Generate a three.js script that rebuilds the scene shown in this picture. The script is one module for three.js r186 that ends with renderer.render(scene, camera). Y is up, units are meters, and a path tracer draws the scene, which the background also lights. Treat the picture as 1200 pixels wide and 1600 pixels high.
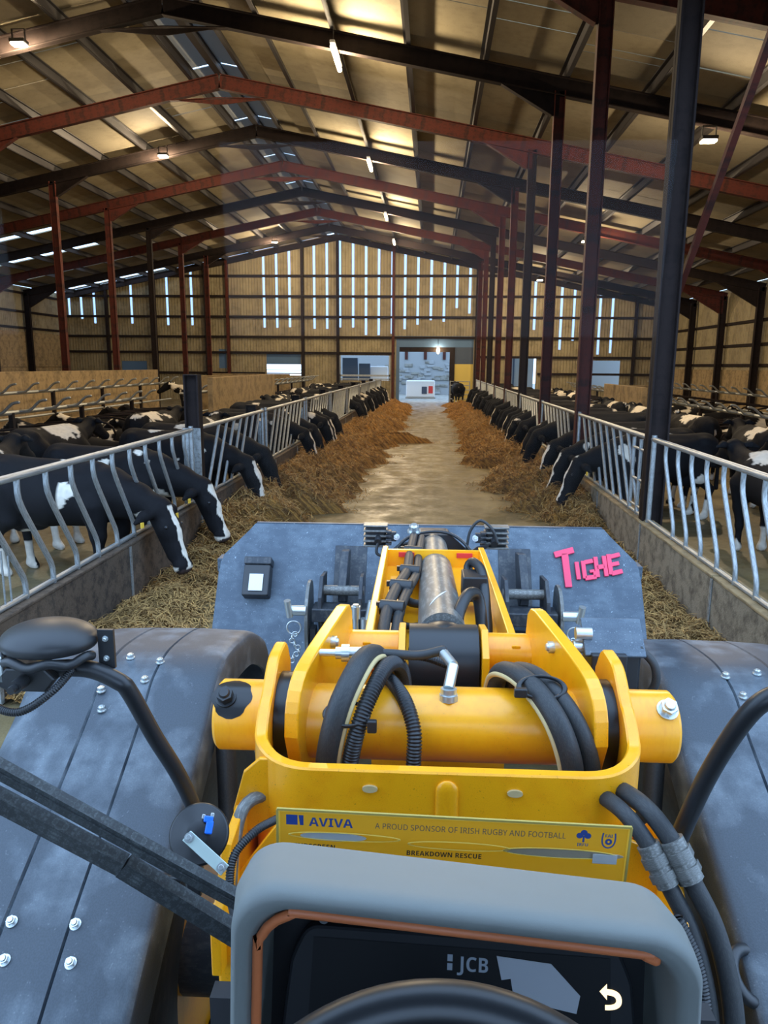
import * as THREE from 'three';
import { mergeGeometries, mergeVertices, toCreasedNormals } from 'three/addons/utils/BufferGeometryUtils.js';
import { RoundedBoxGeometry } from 'three/addons/geometries/RoundedBoxGeometry.js';
import { MarchingCubes } from 'three/addons/objects/MarchingCubes.js';
import { createNoise2D, createNoise3D } from 'simplex-noise';

// ---------------------------------------------------------------- camera, sky, exposure
const scene = new THREE.Scene();
const F = 1155, EYE = 2.5;                                   // focal length in pixels of the 1200 x 1600 frame; height of the eye above the floor
const camera = new THREE.PerspectiveCamera(2 * Math.atan(800 / F) * 180 / Math.PI, 0.75, 0.05, 400);
{
  const fw = new THREE.Vector3(76 / F, 229 / F, 1).normalize();           // the shed's long axis as the camera sees it
  const up = new THREE.Vector3(0.02, 1, 0); up.addScaledVector(fw, -up.dot(fw)).normalize();
  const rt = new THREE.Vector3().crossVectors(up, fw).normalize();
  camera.position.set(0, EYE, 0);
  camera.up.set(rt.y, up.y, -fw.y);
  camera.lookAt(rt.z, EYE + up.z, -fw.z);
}
scene.background = new THREE.Color().setRGB(1.12, 1.66, 2.5);             // flat overcast sky
scene.backgroundIntensity = 1.0;
scene.environmentIntensity = 1.0;
const renderer = new THREE.WebGLRenderer({ antialias: true });
renderer.toneMapping = THREE.LinearToneMapping;
renderer.toneMappingExposure = 1.6;
renderer.shadowMap.enabled = true;
const LAMP = new THREE.Color().setRGB(1.0, 0.79, 0.5), FLOOD = new THREE.Color().setRGB(1.0, 0.78, 0.5);
const TUBE_POWER = 54, FLOOD_POWER = 58;                      // candela

// ---------------------------------------------------------------- helpers
const rng = (s) => () => { s = (s + 0x6d2b79f5) | 0; let t = Math.imul(s ^ (s >>> 15), 1 | s); t = (t + Math.imul(t ^ (t >>> 7), 61 | t)) ^ t; return ((t ^ (t >>> 14)) >>> 0) / 4294967296; };
const R0 = rng(7), n2 = createNoise2D(rng(11)), n3 = createNoise3D(rng(12));
const V = (x, y, z) => new THREE.Vector3(x, y, z);
const W = (x, y, d) => new THREE.Vector3(x, y, -d);           // d: metres ahead of the eye
const clamp = (v, a, b) => Math.min(b, Math.max(a, v)), lerp = (a, b, t) => a + (b - a) * t;
const sm = (a, b, v) => { const t = clamp((v - a) / (b - a), 0, 1); return t * t * (3 - 2 * t); };
const fbm = (x, y, o = 4) => { let s = 0, a = 0.5, f = 1; for (let i = 0; i < o; i++) { s += a * n2(x * f + i * 17, y * f - i * 9); f *= 2.1; a *= 0.5; } return s; };
const taken = new Map();
const numbered = (n) => { const k = taken.get(n) ?? 0; taken.set(n, k + 1); return k ? n + '_' + String(k).padStart(3, '0') : n; };
const ORD = 'first second third fourth fifth sixth seventh eighth ninth tenth eleventh twelfth thirteenth fourteenth fifteenth sixteenth seventeenth eighteenth nineteenth twentieth'.split(' ');
const ord = (i) => ORD[i] ?? ORD[(i - 20) % 10].replace(/^/, 'twenty-');
function shadow(o) { o.castShadow = true; o.receiveShadow = true; return o; }
function boxUV(g, s = 1) {                                     // uv in metres from the dominant direction of each face
  if (g.index) g = g.toNonIndexed();
  const p = g.attributes.position, uv = new Float32Array(p.count * 2), a = V(), b = V(), c = V();
  for (let i = 0; i < p.count; i += 3) {
    a.fromBufferAttribute(p, i); b.fromBufferAttribute(p, i + 1); c.fromBufferAttribute(p, i + 2);
    const n = b.clone().sub(a).cross(c.clone().sub(a)), x = Math.abs(n.x), y = Math.abs(n.y), z = Math.abs(n.z);
    [a, b, c].forEach((q, k) => { const [u, v] = y >= x && y >= z ? [q.x, q.z] : x >= z ? [q.z, q.y] : [q.x, q.y]; uv[(i + k) * 2] = u * s; uv[(i + k) * 2 + 1] = v * s; });
  }
  g.setAttribute('uv', new THREE.BufferAttribute(uv, 2));
  return g;
}
function clean(g) { g = g.index ? g.toNonIndexed() : g; for (const k of Object.keys(g.attributes)) if (!['position', 'normal', 'uv'].includes(k)) g.deleteAttribute(k); if (!g.attributes.normal) g.computeVertexNormals(); if (!g.attributes.uv) g = boxUV(g); return g; }
const join = (l) => l.length === 1 ? l[0] : mergeGeometries(l.map(clean));
function mesh(name, geo, mat, parent) {
  const m = shadow(new THREE.Mesh(Array.isArray(geo) ? join(geo) : geo, mat));
  if (parent) { m.name = name; parent.add(m); } else { m.name = numbered(name); scene.add(m); }
  return m;
}
function group(name, parent, pos) { const g = new THREE.Group(); g.name = parent ? name : numbered(name); (parent ?? scene).add(g); if (pos) g.position.copy(pos); return g; }
function tag(o, label, category, grp) { o.userData.label = label; if (category) o.userData.category = category; if (grp) o.userData.group = grp; return o; }
const structure = (o, label, category) => { o.userData.kind = 'structure'; return tag(o, label, category); };
const stuff = (o, label, category) => { o.userData.kind = 'stuff'; return tag(o, label, category); };

function box(w, h, d, x = 0, y = 0, z = 0, r = 0) { const g = r ? new RoundedBoxGeometry(w, h, d, 2, r) : new THREE.BoxGeometry(w, h, d); g.translate(x, y, z); return boxUV(g); }
function span(x0, x1, y0, y1, z0, z1, r = 0) { return box(Math.abs(x1 - x0), Math.abs(y1 - y0), Math.abs(z1 - z0), (x0 + x1) / 2, (y0 + y1) / 2, (z0 + z1) / 2, r); }
function between(a, b, w, h, roll = V(0, 1, 0)) {             // a bar of w (across) by h (along roll) from a to b
  const l = a.distanceTo(b), z = b.clone().sub(a).normalize(), x = V().crossVectors(roll, z).normalize(), y = V().crossVectors(z, x);
  const g = boxUV(new THREE.BoxGeometry(w, h, l)); g.applyMatrix4(new THREE.Matrix4().makeBasis(x, y, z).setPosition(a.clone().add(b).multiplyScalar(0.5))); return g;
}
function rod(a, b, r, r2 = r, seg = 12) {
  const l = a.distanceTo(b), g = new THREE.CylinderGeometry(r2, r, l, seg); g.translate(0, l / 2, 0);
  g.applyQuaternion(new THREE.Quaternion().setFromUnitVectors(V(0, 1, 0), b.clone().sub(a).normalize())); g.translate(a.x, a.y, a.z); return g;
}
function tube(pts, r, seg = 40, rad = 10, tension = 0.5) {
  const g = new THREE.TubeGeometry(new THREE.CatmullRomCurve3(pts, false, 'catmullrom', tension), seg, r, rad, false), caps = [pts[0], pts.at(-1)].map((p) => { const s = new THREE.SphereGeometry(r * 0.98, rad, 6); s.translate(p.x, p.y, p.z); return s; });
  return join([g, ...caps]);
}
function ribbed(pts, r, pitch, depth = 0.14, rad = 12) {       // corrugated conduit
  const c = new THREE.CatmullRomCurve3(pts), len = c.getLength(), n = Math.round(len / pitch) * 4, g = new THREE.TubeGeometry(c, n, r, rad, false), p = g.attributes.position, q = V(), o = V();
  for (let i = 0; i <= n; i++) { c.getPointAt(i / n, o); const k = 1 - (i % 4 < 2 ? 0 : depth); for (let j = 0; j <= rad; j++) { const t = i * (rad + 1) + j; q.fromBufferAttribute(p, t).sub(o).multiplyScalar(k).add(o); p.setXYZ(t, q.x, q.y, q.z); } }
  g.computeVertexNormals(); return g;
}
function plate(pts, th, bevel = 0.003) {                       // flat outline (x, y) with thickness along +z, centred
  const s = new THREE.Shape(pts.map((p) => new THREE.Vector2(p[0], p[1])));
  const g = new THREE.ExtrudeGeometry(s, { depth: th - 2 * bevel, bevelEnabled: bevel > 0, bevelThickness: bevel, bevelSize: bevel, bevelOffset: -bevel, bevelSegments: 2, curveSegments: 16 });
  g.translate(0, 0, -th / 2 + bevel); return boxUV(g);
}
function sidePlate(pts, x, th, bevel) { const g = plate(pts, th, bevel); g.rotateY(Math.PI / 2); g.translate(x, 0, 0); return boxUV(g); }   // outline given as (d, y): x of the plate becomes -z
function smooth(pts, n = 48, closed = true, tension = 0.5) { const c = new THREE.CatmullRomCurve3(pts.map((p) => V(p[0], p[1], 0)), closed, 'catmullrom', tension); return c.getPoints(n).map((p) => [p.x, p.y]); }
function shell(nu, nv, f, th, flip = 1) {                      // a sheet f(u, v) with thickness
  const pos = [], idx = [], P = [], N = [];
  for (let i = 0; i <= nu; i++) for (let j = 0; j <= nv; j++) P.push(f(i / nu, j / nv));
  const at = (i, j) => P[clamp(i, 0, nu) * (nv + 1) + clamp(j, 0, nv)];
  for (let i = 0; i <= nu; i++) for (let j = 0; j <= nv; j++) N.push(at(i + 1, j).clone().sub(at(i - 1, j)).cross(at(i, j + 1).clone().sub(at(i, j - 1))).normalize().multiplyScalar(flip));
  const M = P.length; P.forEach((p) => pos.push(p.x, p.y, p.z)); P.forEach((p, i) => pos.push(p.x - N[i].x * th, p.y - N[i].y * th, p.z - N[i].z * th));
  const quad = (a, b, c, d) => flip > 0 ? idx.push(a, b, c, a, c, d) : idx.push(a, c, b, a, d, c), id = (i, j, k) => k * M + i * (nv + 1) + j;
  for (let i = 0; i < nu; i++) for (let j = 0; j < nv; j++) { quad(id(i, j, 0), id(i + 1, j, 0), id(i + 1, j + 1, 0), id(i, j + 1, 0)); quad(id(i, j, 1), id(i, j + 1, 1), id(i + 1, j + 1, 1), id(i + 1, j, 1)); }
  for (let i = 0; i < nu; i++) { quad(id(i, 0, 0), id(i, 0, 1), id(i + 1, 0, 1), id(i + 1, 0, 0)); quad(id(i, nv, 0), id(i + 1, nv, 0), id(i + 1, nv, 1), id(i, nv, 1)); }
  for (let j = 0; j < nv; j++) { quad(id(0, j, 0), id(0, j + 1, 0), id(0, j + 1, 1), id(0, j, 1)); quad(id(nu, j, 0), id(nu, j, 1), id(nu, j + 1, 1), id(nu, j + 1, 0)); }
  let g = new THREE.BufferGeometry(); g.setAttribute('position', new THREE.Float32BufferAttribute(pos, 3)); g.setIndex(idx);
  g = toCreasedNormals(g, 0.7); return boxUV(g);
}
function hexBolt(p, dir, r, h) {                               // hexagon head on a washer
  const a = new THREE.CylinderGeometry(r, r, h, 6), w = new THREE.CylinderGeometry(r * 1.25, r * 1.25, h * 0.25, 16), t = new THREE.CylinderGeometry(r * 0.55, r * 0.75, h * 0.35, 12);
  a.translate(0, h * 0.65, 0); w.translate(0, h * 0.1, 0); t.translate(0, h * 1.25, 0);
  const g = join([a, w, t]); g.applyQuaternion(new THREE.Quaternion().setFromUnitVectors(V(0, 1, 0), dir.clone().normalize())); g.translate(p.x, p.y, p.z); return g;
}

// ---------------------------------------------------------------- textures and materials
function tex(w, h, fn, srgb = true) {
  const d = new Uint8Array(w * h * 4);
  for (let y = 0, i = 0; y < h; y++) for (let x = 0; x < w; x++, i += 4) { const c = fn(x / w, y / h); d[i] = clamp(c[0], 0, 255); d[i + 1] = clamp(c[1], 0, 255); d[i + 2] = clamp(c[2], 0, 255); d[i + 3] = 255; }
  const t = new THREE.DataTexture(d, w, h); t.wrapS = t.wrapT = THREE.MirroredRepeatWrapping; t.magFilter = THREE.LinearFilter; t.minFilter = THREE.LinearMipmapLinearFilter; t.generateMipmaps = true;
  if (srgb) t.colorSpace = THREE.SRGBColorSpace; t.needsUpdate = true; return t;
}
const scaled = (t, r) => { const c = t.clone(); c.repeat.set(r, r); c.needsUpdate = true; return c; };
const mixc = (a, b, t) => [lerp(a[0], b[0], t), lerp(a[1], b[1], t), lerp(a[2], b[2], t)];
const S = (o) => new THREE.MeshStandardMaterial(o), P = (o) => new THREE.MeshPhysicalMaterial(o);
const C = (r, g, b) => new THREE.Color().setRGB(r, g, b);
// mottled surface: base colour, stain colour, speck colour
const mottle = (w, base, stain, speck, f = 4, amount = 1, specks = 0.6, seed = 0) => tex(w, w, (u, v) => {
  const a = fbm(u * f + seed, v * f - seed, 5), b = fbm(u * f * 3.1 + 40 + seed, v * f * 3.1, 4), s = n2(u * f * 22 + seed, v * f * 22) ;
  let c = mixc(base, stain, clamp((a * 0.9 + b * 0.5 + 0.18) * amount, 0, 1));
  if (s > 0.78 && b > 0.0) c = mixc(c, speck, clamp((s - 0.78) * 6, 0, 1) * specks);
  return c.map((q) => q + n2(u * 160, v * 160) * 5);
});
const M = {};
{
  const floorMap = tex(1024, 1024, (u, v) => { const a = fbm(u * 5, v * 5, 5), b = fbm(u * 20 + 9, v * 20, 4), t = fbm(u * 12, v * 0.7 + 30, 3); return mixc([120, 107, 74], [94, 81, 53], clamp(0.42 + a * 0.8 + b * 0.25 + t * 0.5, 0, 1)).map((q) => q + n2(u * 300, v * 300) * 8); });
  const floorRough = tex(512, 512, (u, v) => { const a = fbm(u * 5 + 3, v * 5, 5), b = fbm(u * 30, v * 30, 3); const r = 0.6 + a * 0.36 + b * 0.12; return [r * 255, r * 255, r * 255]; }, false);
  M.floor = S({ map: scaled(floorMap, 1 / 7), roughnessMap: scaled(floorRough, 1 / 4), roughness: 0.95, bumpMap: scaled(floorRough, 1 / 1.2), bumpScale: 0.002 });
  M.yard = S({ map: scaled(mottle(256, [140, 138, 130], [98, 94, 84], [60, 50, 40], 5), 1 / 5), roughness: 0.9 });
  const conc = mottle(512, [132, 120, 100], [84, 74, 60], [170, 160, 140], 5, 1.1, 0.7);
  const concBump = tex(512, 512, (u, v) => { const q = 128 + fbm(u * 24, v * 24, 4) * 90; return [q, q, q]; }, false);
  M.concrete = S({ map: scaled(conc, 1 / 1.6), roughness: 0.9, bumpMap: scaled(concBump, 1 / 0.7), bumpScale: 0.006 });
  M.concreteDark = S({ map: scaled(mottle(512, [88, 74, 60], [52, 42, 34], [170, 160, 150], 6, 1.2, 0.9, 9), 1 / 1.2), roughness: 0.92, bumpMap: scaled(concBump, 1 / 0.7), bumpScale: 0.005 });
  M.concreteBuff = S({ map: scaled(mottle(256, [150, 128, 92], [100, 84, 60], [70, 60, 45], 4), 1 / 2.5), roughness: 0.92 });
  const ribs = tex(256, 8, (u) => { const k = (u * 5) % 1, q = k < 0.16 ? 255 : k < 0.24 ? 255 * (0.24 - k) / 0.08 : k > 0.92 ? 255 * (k - 0.92) / 0.08 : 0; return [q, q, q]; }, false); ribs.wrapS = THREE.RepeatWrapping;
  const sheetA = mottle(256, [148, 136, 106], [118, 107, 80], [80, 70, 50], 3), sheetB = mottle(256, [140, 128, 100], [110, 99, 74], [80, 70, 50], 3, 1, 0.6, 5);
  M.clad = [sheetA, sheetB].map((t) => S({ map: scaled(t, 1 / 3), roughness: 0.7, bumpMap: ribs, bumpScale: 0.03 }));
  M.roof = [mottle(256, [152, 142, 118], [132, 122, 100], [70, 62, 50], 3, 0.8, 0.5, 1), mottle(256, [140, 131, 110], [122, 113, 94], [66, 58, 46], 3, 0.8, 0.5, 2), mottle(256, [162, 150, 122], [140, 128, 104], [70, 62, 50], 3, 0.8, 0.5, 3)].map((t) => S({ map: scaled(t, 1 / 3), roughness: 0.85 }));
  M.trans = P({ color: C(0.8, 0.86, 0.98), transmission: 0.95, roughness: 1, thickness: 0 });
  M.ridge = P({ color: C(0.3, 0.31, 0.3), transmission: 0.4, roughness: 1, thickness: 0 });
  const redT = mottle(256, [78, 34, 25], [44, 24, 20], [96, 74, 60], 5, 1.1, 0.5, 4);
  M.red = P({ map: scaled(redT, 1 / 1.5), roughness: 0.7, specularIntensity: 0.5 });
  M.dark = P({ map: scaled(mottle(256, [38, 30, 28], [26, 21, 20], [64, 54, 48], 5, 1, 0.5, 6), 1 / 1.5), roughness: 0.8, specularIntensity: 0.3 });
  M.purlin = S({ color: C(0.045, 0.042, 0.045), roughness: 0.55, metalness: 0.3 });
  M.galv = S({ map: scaled(mottle(256, [168, 172, 172], [118, 118, 112], [90, 74, 54], 6, 1, 0.5, 3), 1 / 0.5), roughness: 0.42, metalness: 0.55 });
  M.blue = S({ color: C(0.07, 0.14, 0.26), roughness: 0.6 });
  M.blueDark = S({ color: C(0.04, 0.06, 0.1), roughness: 0.6 });
  M.yellowSheet = S({ color: C(0.55, 0.42, 0.1), roughness: 0.7 });
  M.limewash = S({ color: C(0.3, 0.31, 0.31), roughness: 0.8 });
  M.white = S({ color: C(0.72, 0.74, 0.76), roughness: 0.6 });
  M.cow = P({ vertexColors: true, roughness: 0.75, specularIntensity: 0.18 });
  M.tagYellow = S({ color: C(0.8, 0.5, 0.05), roughness: 0.5 });
  M.pink = S({ color: C(0.35, 0.2, 0.17), roughness: 0.6 });
  const hay = tex(512, 512, (u, v) => { const a = fbm(u * 9, v * 9, 4), b = n2(u * 120, v * 26), c = n2(u * 30 + 7, v * 130); return mixc([186, 136, 62], [92, 62, 26], clamp(0.45 + a * 0.8 + b * 0.25 + c * 0.25, 0, 1)); });
  M.hay = S({ map: scaled(hay, 1 / 1.1), vertexColors: true, roughness: 0.95, bumpMap: scaled(hay, 1 / 0.35), bumpScale: 0.03 });
  M.straw = S({ color: C(0.4, 0.25, 0.09), roughness: 0.9, side: THREE.DoubleSide });
  // the loader
  M.yellow = P({ map: scaled(mottle(512, [252, 172, 14], [244, 158, 8], [120, 84, 30], 3, 0.8, 0.5, 2), 1 / 0.5), roughness: 0.34, clearcoat: 0.4, clearcoatRoughness: 0.25 });
  M.plastic = S({ map: scaled(mottle(1024, [52, 60, 68], [108, 116, 122], [170, 172, 170], 2.6, 0.95, 0.3, 5), 1 / 0.9), roughness: 0.5, bumpMap: scaled(concBump, 1 / 0.12), bumpScale: 0.0006 });
  M.plasticClean = S({ color: C(0.02, 0.021, 0.023), roughness: 0.42 });
  M.bucket = S({ map: scaled(tex(1024, 1024, (u, v) => { const a = fbm(u * 4, v * 4, 5), b = fbm(u * 12 + 5, v * 26, 4), s = n2(u * 46, v * 60), s2 = n2(u * 150 + 9, v * 60); let c = mixc([62, 74, 86], [88, 100, 110], clamp(0.3 + a * 0.9 + b * 0.5, 0, 1)); if (s > 0.82) c = mixc(c, [160, 172, 178], clamp((s - 0.82) * 5, 0, 0.7)); if (s2 > 0.85 && a > 0.05) c = mixc(c, [150, 158, 164], 0.6); return c.map((q) => q + n2(u * 220, v * 220) * 6); }), 1 / 1.3), roughness: 0.5, metalness: 0.1 });
  M.steelDark = S({ map: scaled(mottle(256, [48, 52, 58], [84, 84, 82], [150, 140, 120], 5, 1, 0.7, 3), 1 / 0.4), roughness: 0.5, metalness: 0.2 });
  M.black = S({ color: C(0.016, 0.017, 0.019), roughness: 0.38 });
  M.grease = S({ color: C(0.006, 0.006, 0.007), roughness: 0.3 });
  M.rubber = S({ map: scaled(mottle(256, [40, 42, 44], [64, 64, 62], [110, 104, 92], 6, 1, 0.5, 2), 1 / 0.15), roughness: 0.55 });
  M.braid = S({ color: C(0.55, 0.42, 0.2), roughness: 0.8 });
  M.zinc = S({ color: C(0.62, 0.66, 0.66), roughness: 0.3, metalness: 0.8 });
  M.zincGreen = S({ color: C(0.5, 0.6, 0.55), roughness: 0.4, metalness: 0.5 });
  M.barrel = S({ map: scaled(mottle(256, [104, 104, 100], [150, 150, 146], [60, 56, 50], 4, 1, 0.6, 7), 1 / 0.3), roughness: 0.42, metalness: 0.3 });
  M.blueCap = S({ color: C(0.01, 0.16, 0.75), roughness: 0.4 });
  M.redPaint = S({ color: C(0.6, 0.03, 0.03), roughness: 0.5 });
  M.letter = S({ color: C(0.78, 0.05, 0.12), roughness: 0.5 });
  M.paper = S({ color: C(0.68, 0.7, 0.7), roughness: 0.6 });
  M.dash = S({ color: C(0.23, 0.245, 0.23), roughness: 0.62, bumpMap: scaled(concBump, 1 / 0.02), bumpScale: 0.0002 });
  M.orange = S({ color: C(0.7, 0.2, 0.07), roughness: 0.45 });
  M.wiper = S({ map: scaled(mottle(256, [40, 44, 46], [84, 90, 90], [140, 146, 146], 8, 1, 0.8, 3), 1 / 0.12), roughness: 0.6 });
  M.glass = P({ color: C(1, 1, 1), transmission: 1, roughness: 0, thickness: 0, ior: 1.15 });
  M.cabDark = S({ color: C(0.03, 0.03, 0.032), roughness: 0.8 });
}
// ---------------------------------------------------------------- the shed
const BAY = 4.7, RIDGE = -6.45, FAR = 51.7, NEAR = 7.6, SLAB = 3.5, XL = -26, XR = 15.8, PL = -14.1, PR = 2.8;
const roofY = (x) => 11.12 - 0.2 * Math.abs(x - RIDGE);
{ // floor of the shed, its feed passage and the yard at both ends
  structure(mesh('floor', span(XL, XR, -0.25, 0, -FAR, -SLAB), M.floor), 'stained concrete floor of the cattle shed and feed passage', 'floor');
  structure(mesh('ground', [span(-60, 60, -0.3, -0.01, -SLAB + 0.001, 30), span(-60, 60, -0.3, -0.01, -110, -FAR - 0.001)], M.yard), 'pale concrete yard outside the shed', 'ground');
}
// roof: purlins, fibre sheets between them, ridge panels
const PURL_R = [-5.65, -4.3, -2.5, -0.74, 1.05, 2.92, 4.85, 6.7, 8.55, 10.4, 12.25, 14.1, XR], PURL_L = [-7.25, -8.95, -10.5, -12.2, -14, -15.8, -17.6, -19.4, -21.2, -23, -24.8, XL];
const SLITS = [[-0.1, 16.85], [2, 17.2], [2, 16.35], [2, 16.0], [4, 16.7], [6, 15.95], [6, 17.6], [4, 17.9], [4, 17.55], [8, 16.6], [8, 17.3], [10, 16], [2, 19.6], [4, 20.1], [-2, 15.6], [-1.5, 30.4], [-8, 19.3], [-10, 19.35], [-9.5, 20.4], [-11.5, 21.9], [-11.5, 20.6], [-8, 25.7], [-13, 24], [-8.2, 26.4], [-13, 22.6], [12.6, 22]];
const STRIPS = [36.15, 40.7, 45.2, 51.05];
const ceiling = group('ceiling'); structure(ceiling, 'pitched shed roof of buff fibre sheets on dark steel purlins', 'roof');
function sheet(x0, x1, d0, d1, mat, lift = 0, th = 0.05, name = 'roof_sheet') {
  const g = new THREE.BufferGeometry(), y0 = roofY(x0) + lift, y1 = roofY(x1) + lift, c = [];
  for (const t of [0, th]) for (const [x, y, d] of [[x0, y0, d0], [x1, y1, d0], [x1, y1, d1], [x0, y0, d1]]) c.push([x, y + t, -d]);
  const f = [[0, 1, 2, 3], [7, 6, 5, 4], [0, 4, 5, 1], [1, 5, 6, 2], [2, 6, 7, 3], [3, 7, 4, 0]], pos = [];
  for (const [a, b, e, h] of f) for (const i of [a, b, e, a, e, h]) pos.push(...c[i]);
  g.setAttribute('position', new THREE.Float32BufferAttribute(pos, 3)); g.computeVertexNormals();
  return mesh(name, boxUV(g), mat, ceiling);
}
{
  const r = rng(21);
  for (const [list, sg] of [[PURL_R, 1], [PURL_L, -1]]) for (let i = 0; i + 1 < list.length; i++) {
    const x0 = Math.min(list[i], list[i + 1]), x1 = Math.max(list[i], list[i + 1]);
    for (let k = 1; k < 11; k++) {
      const d0 = k === 1 ? NEAR : k * BAY, d1 = (k + 1) * BAY, cuts = SLITS.filter(([x, d]) => x > x0 && x < x1 && d > d0 && d < d1).map(([, d]) => [d, 0.02 + r() * 0.03]);
      if (sg < 0 && x0 < -18.6) for (const d of STRIPS) if (d > d0 && d < d1) cuts.push([d, 0.62, 1]);
      cuts.sort((a, b) => a[0] - b[0]);
      let d = d0;
      for (const [at, gap] of cuts) { sheet(x0, x1, d, at - gap / 2, M.roof[(r() * 3) | 0], r() * 0.012); d = at + gap / 2; }
      sheet(x0, x1, d, d1, M.roof[(r() * 3) | 0], r() * 0.012);
    }
  }
  // purlins (Z-sections reduced to a web with two lips)
  for (const x of [...PURL_R.slice(0, -1), ...PURL_L.slice(0, -1)]) {
    const y = roofY(x) - 0.02, s = x > RIDGE ? 1 : -1;
    mesh('purlin', [span(x - 0.012, x + 0.012, y - 0.22, y, -FAR, -NEAR), span(x - 0.012, x + 0.09 * s, y - 0.232, y - 0.21, -FAR, -NEAR), span(x - 0.09 * s, x + 0.012, y - 0.012, y + 0.006, -FAR, -NEAR)], M.purlin, ceiling);
  }
  // ridge: a narrow and a wide dull translucent panel in every bay, with the ridge beam between
  for (let k = 1; k < 11; k++) {
    const d0 = k === 1 ? NEAR : k * BAY + 0.06, d1 = (k + 1) * BAY - 0.06;
    sheet(-7.25, -6.62, d0, d1, M.ridge, 0.05, 0.02, 'ridge_panel'); sheet(-6.42, -5.62, d0, d1, M.ridge, 0.05, 0.02, 'ridge_panel');
    sheet(-6.66, -6.4, d0 - 0.06, d1 + 0.06, M.purlin, 0.06, 0.03, 'ridge_cap');
  }
  mesh('ridge_beam', [span(-6.56, -6.36, 10.86, 11.06, -FAR, -NEAR)], M.purlin, ceiling);
}
// portal frames
function beamI(a, b, depth, width, roll) { const l = b.clone().sub(a).normalize(), z = V(0, 0, 1), n = V().crossVectors(z, l).normalize(), t = 0.022; return [between(a, b, 0.014, depth, n), between(a.clone().addScaledVector(n, depth / 2 - t / 2), b.clone().addScaledVector(n, depth / 2 - t / 2), width, t, n), between(a.clone().addScaledVector(n, -depth / 2 + t / 2), b.clone().addScaledVector(n, -depth / 2 + t / 2), width, t, n)]; }
for (let k = 2; k <= 10; k++) {
  const red = k % 2 === 1, mat = red ? M.red : M.dark, z = k * BAY, fr = group('portal_frame', null, W(0, 0, z));
  tag(fr, (red ? 'red oxide' : 'dark brown') + ' steel portal frame spanning the shed, ' + ord(k - 2) + ' in line from the loader', 'frame', 'portal frames of the shed');
  const q = (x, y) => V(x, y, 0), under = 0.46, ry = (x) => roofY(x) - under;
  mesh('rafter', beamI(q(RIDGE, ry(RIDGE)), q(XR - 0.1, ry(XR - 0.1)), 0.4, 0.18), mat, fr);
  mesh('rafter', beamI(q(RIDGE, ry(RIDGE)), q(XL + 0.1, ry(XL + 0.1)), 0.4, 0.18), mat, fr);
  mesh('apex_haunch', [plate([[RIDGE - 1.5, ry(RIDGE - 1.5) - 0.18], [RIDGE - 0.1, ry(RIDGE) - 0.62], [RIDGE + 0.1, ry(RIDGE) - 0.62], [RIDGE + 1.5, ry(RIDGE + 1.5) - 0.18]], 0.02, 0), between(q(RIDGE - 1.5, ry(RIDGE - 1.5) - 0.2), q(RIDGE, ry(RIDGE) - 0.45), 0.16, 0.02), between(q(RIDGE + 1.5, ry(RIDGE + 1.5) - 0.2), q(RIDGE, ry(RIDGE) - 0.45), 0.16, 0.02)], mat, fr);
  for (const [x, s] of [[PR, 1], [PL, -1]]) {
    mesh('post', beamI(q(x, 0.0), q(x, ry(x) - 0.1), 0.25, 0.17), k % 3 === 2 ? M.dark : M.red, fr);
    const hy = ry(x - s * 1.35) - 0.2, py = ry(x) - 0.62;
    mesh('haunch', [plate([[x, py], [x - s * 0.17, py], [x - s * 1.35, hy], [x - s * 1.35, hy + 0.06], [x, ry(x) - 0.1]], 0.018, 0), between(q(x - s * 0.17, py), q(x - s * 1.35, hy), 0.16, 0.02)], mat, fr);
  }
  for (const [x, s] of [[XR - 0.25, 1], [XL + 0.25, -1]]) {
    mesh('wall_post', beamI(q(x, 0), q(x, ry(x)), 0.34, 0.2), M.dark, fr);
    const hy = ry(x - s * 2.1) - 0.2, py = ry(x) - 0.9;
    mesh('haunch', [plate([[x, py], [x - s * 0.17, py], [x - s * 2.1, hy], [x - s * 2.1, hy + 0.06], [x, ry(x)]], 0.018, 0), between(q(x - s * 0.17, py), q(x - s * 2.1, hy), 0.16, 0.02)], mat, fr);
  }
}
tag(mesh('brace', between(W(3.02, 3.3, 9.85), W(3.02, 6.4, 6.75), 0.07, 0.07), M.red), 'thin diagonal brace rising from the tall post nearest the loader', 'brace');
// gable wall at the far end
function prism(x0, x1, ya, yb, yc, yd, z0, z1) {               // ya, yb: bottom at x0, x1; yc, yd: top at x0, x1
  const c = []; for (const z of [z0, z1]) c.push([x0, ya, z], [x1, yb, z], [x1, yd, z], [x0, yc, z]);
  const f = [[4, 5, 6, 7], [1, 0, 3, 2], [0, 1, 5, 4], [3, 7, 6, 2], [1, 2, 6, 5], [0, 4, 7, 3]], pos = []; for (const [a, b, e, h] of f) for (const i of [a, b, e, a, e, h]) pos.push(...c[i]);
  const g = new THREE.BufferGeometry(); g.setAttribute('position', new THREE.Float32BufferAttribute(pos, 3)); g.computeVertexNormals(); return boxUV(g);
}
const SLITX = [-25.31, -24.44, -23.52, -21.79, -20.88, -20.02, -18.34, -16.63, -14.88, -11.58, -10.7, -9.82, -8.12, -7.25, -6.36, -5.47, -4.59, -3.72, -2.83, -1.95, -1.08, -0.19, 0.69, 1.54, 2.4, 6.75, 8.51, 9.35, 11.06, 11.88];
const SLITB = [5.7, 5.5, 5.2, 5.2, 5.2, 5.2, 5.1, 5.1, 5.1, 4.96, 4.96, 5, 4.9, 4.9, 5, 5, 4.5, 4.5, 4.6, 4.9, 5.2, 5.5, 5.4, 6.3, 5.95, 4.9, 3.6, 4.2, 3.3, 3.4];
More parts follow.
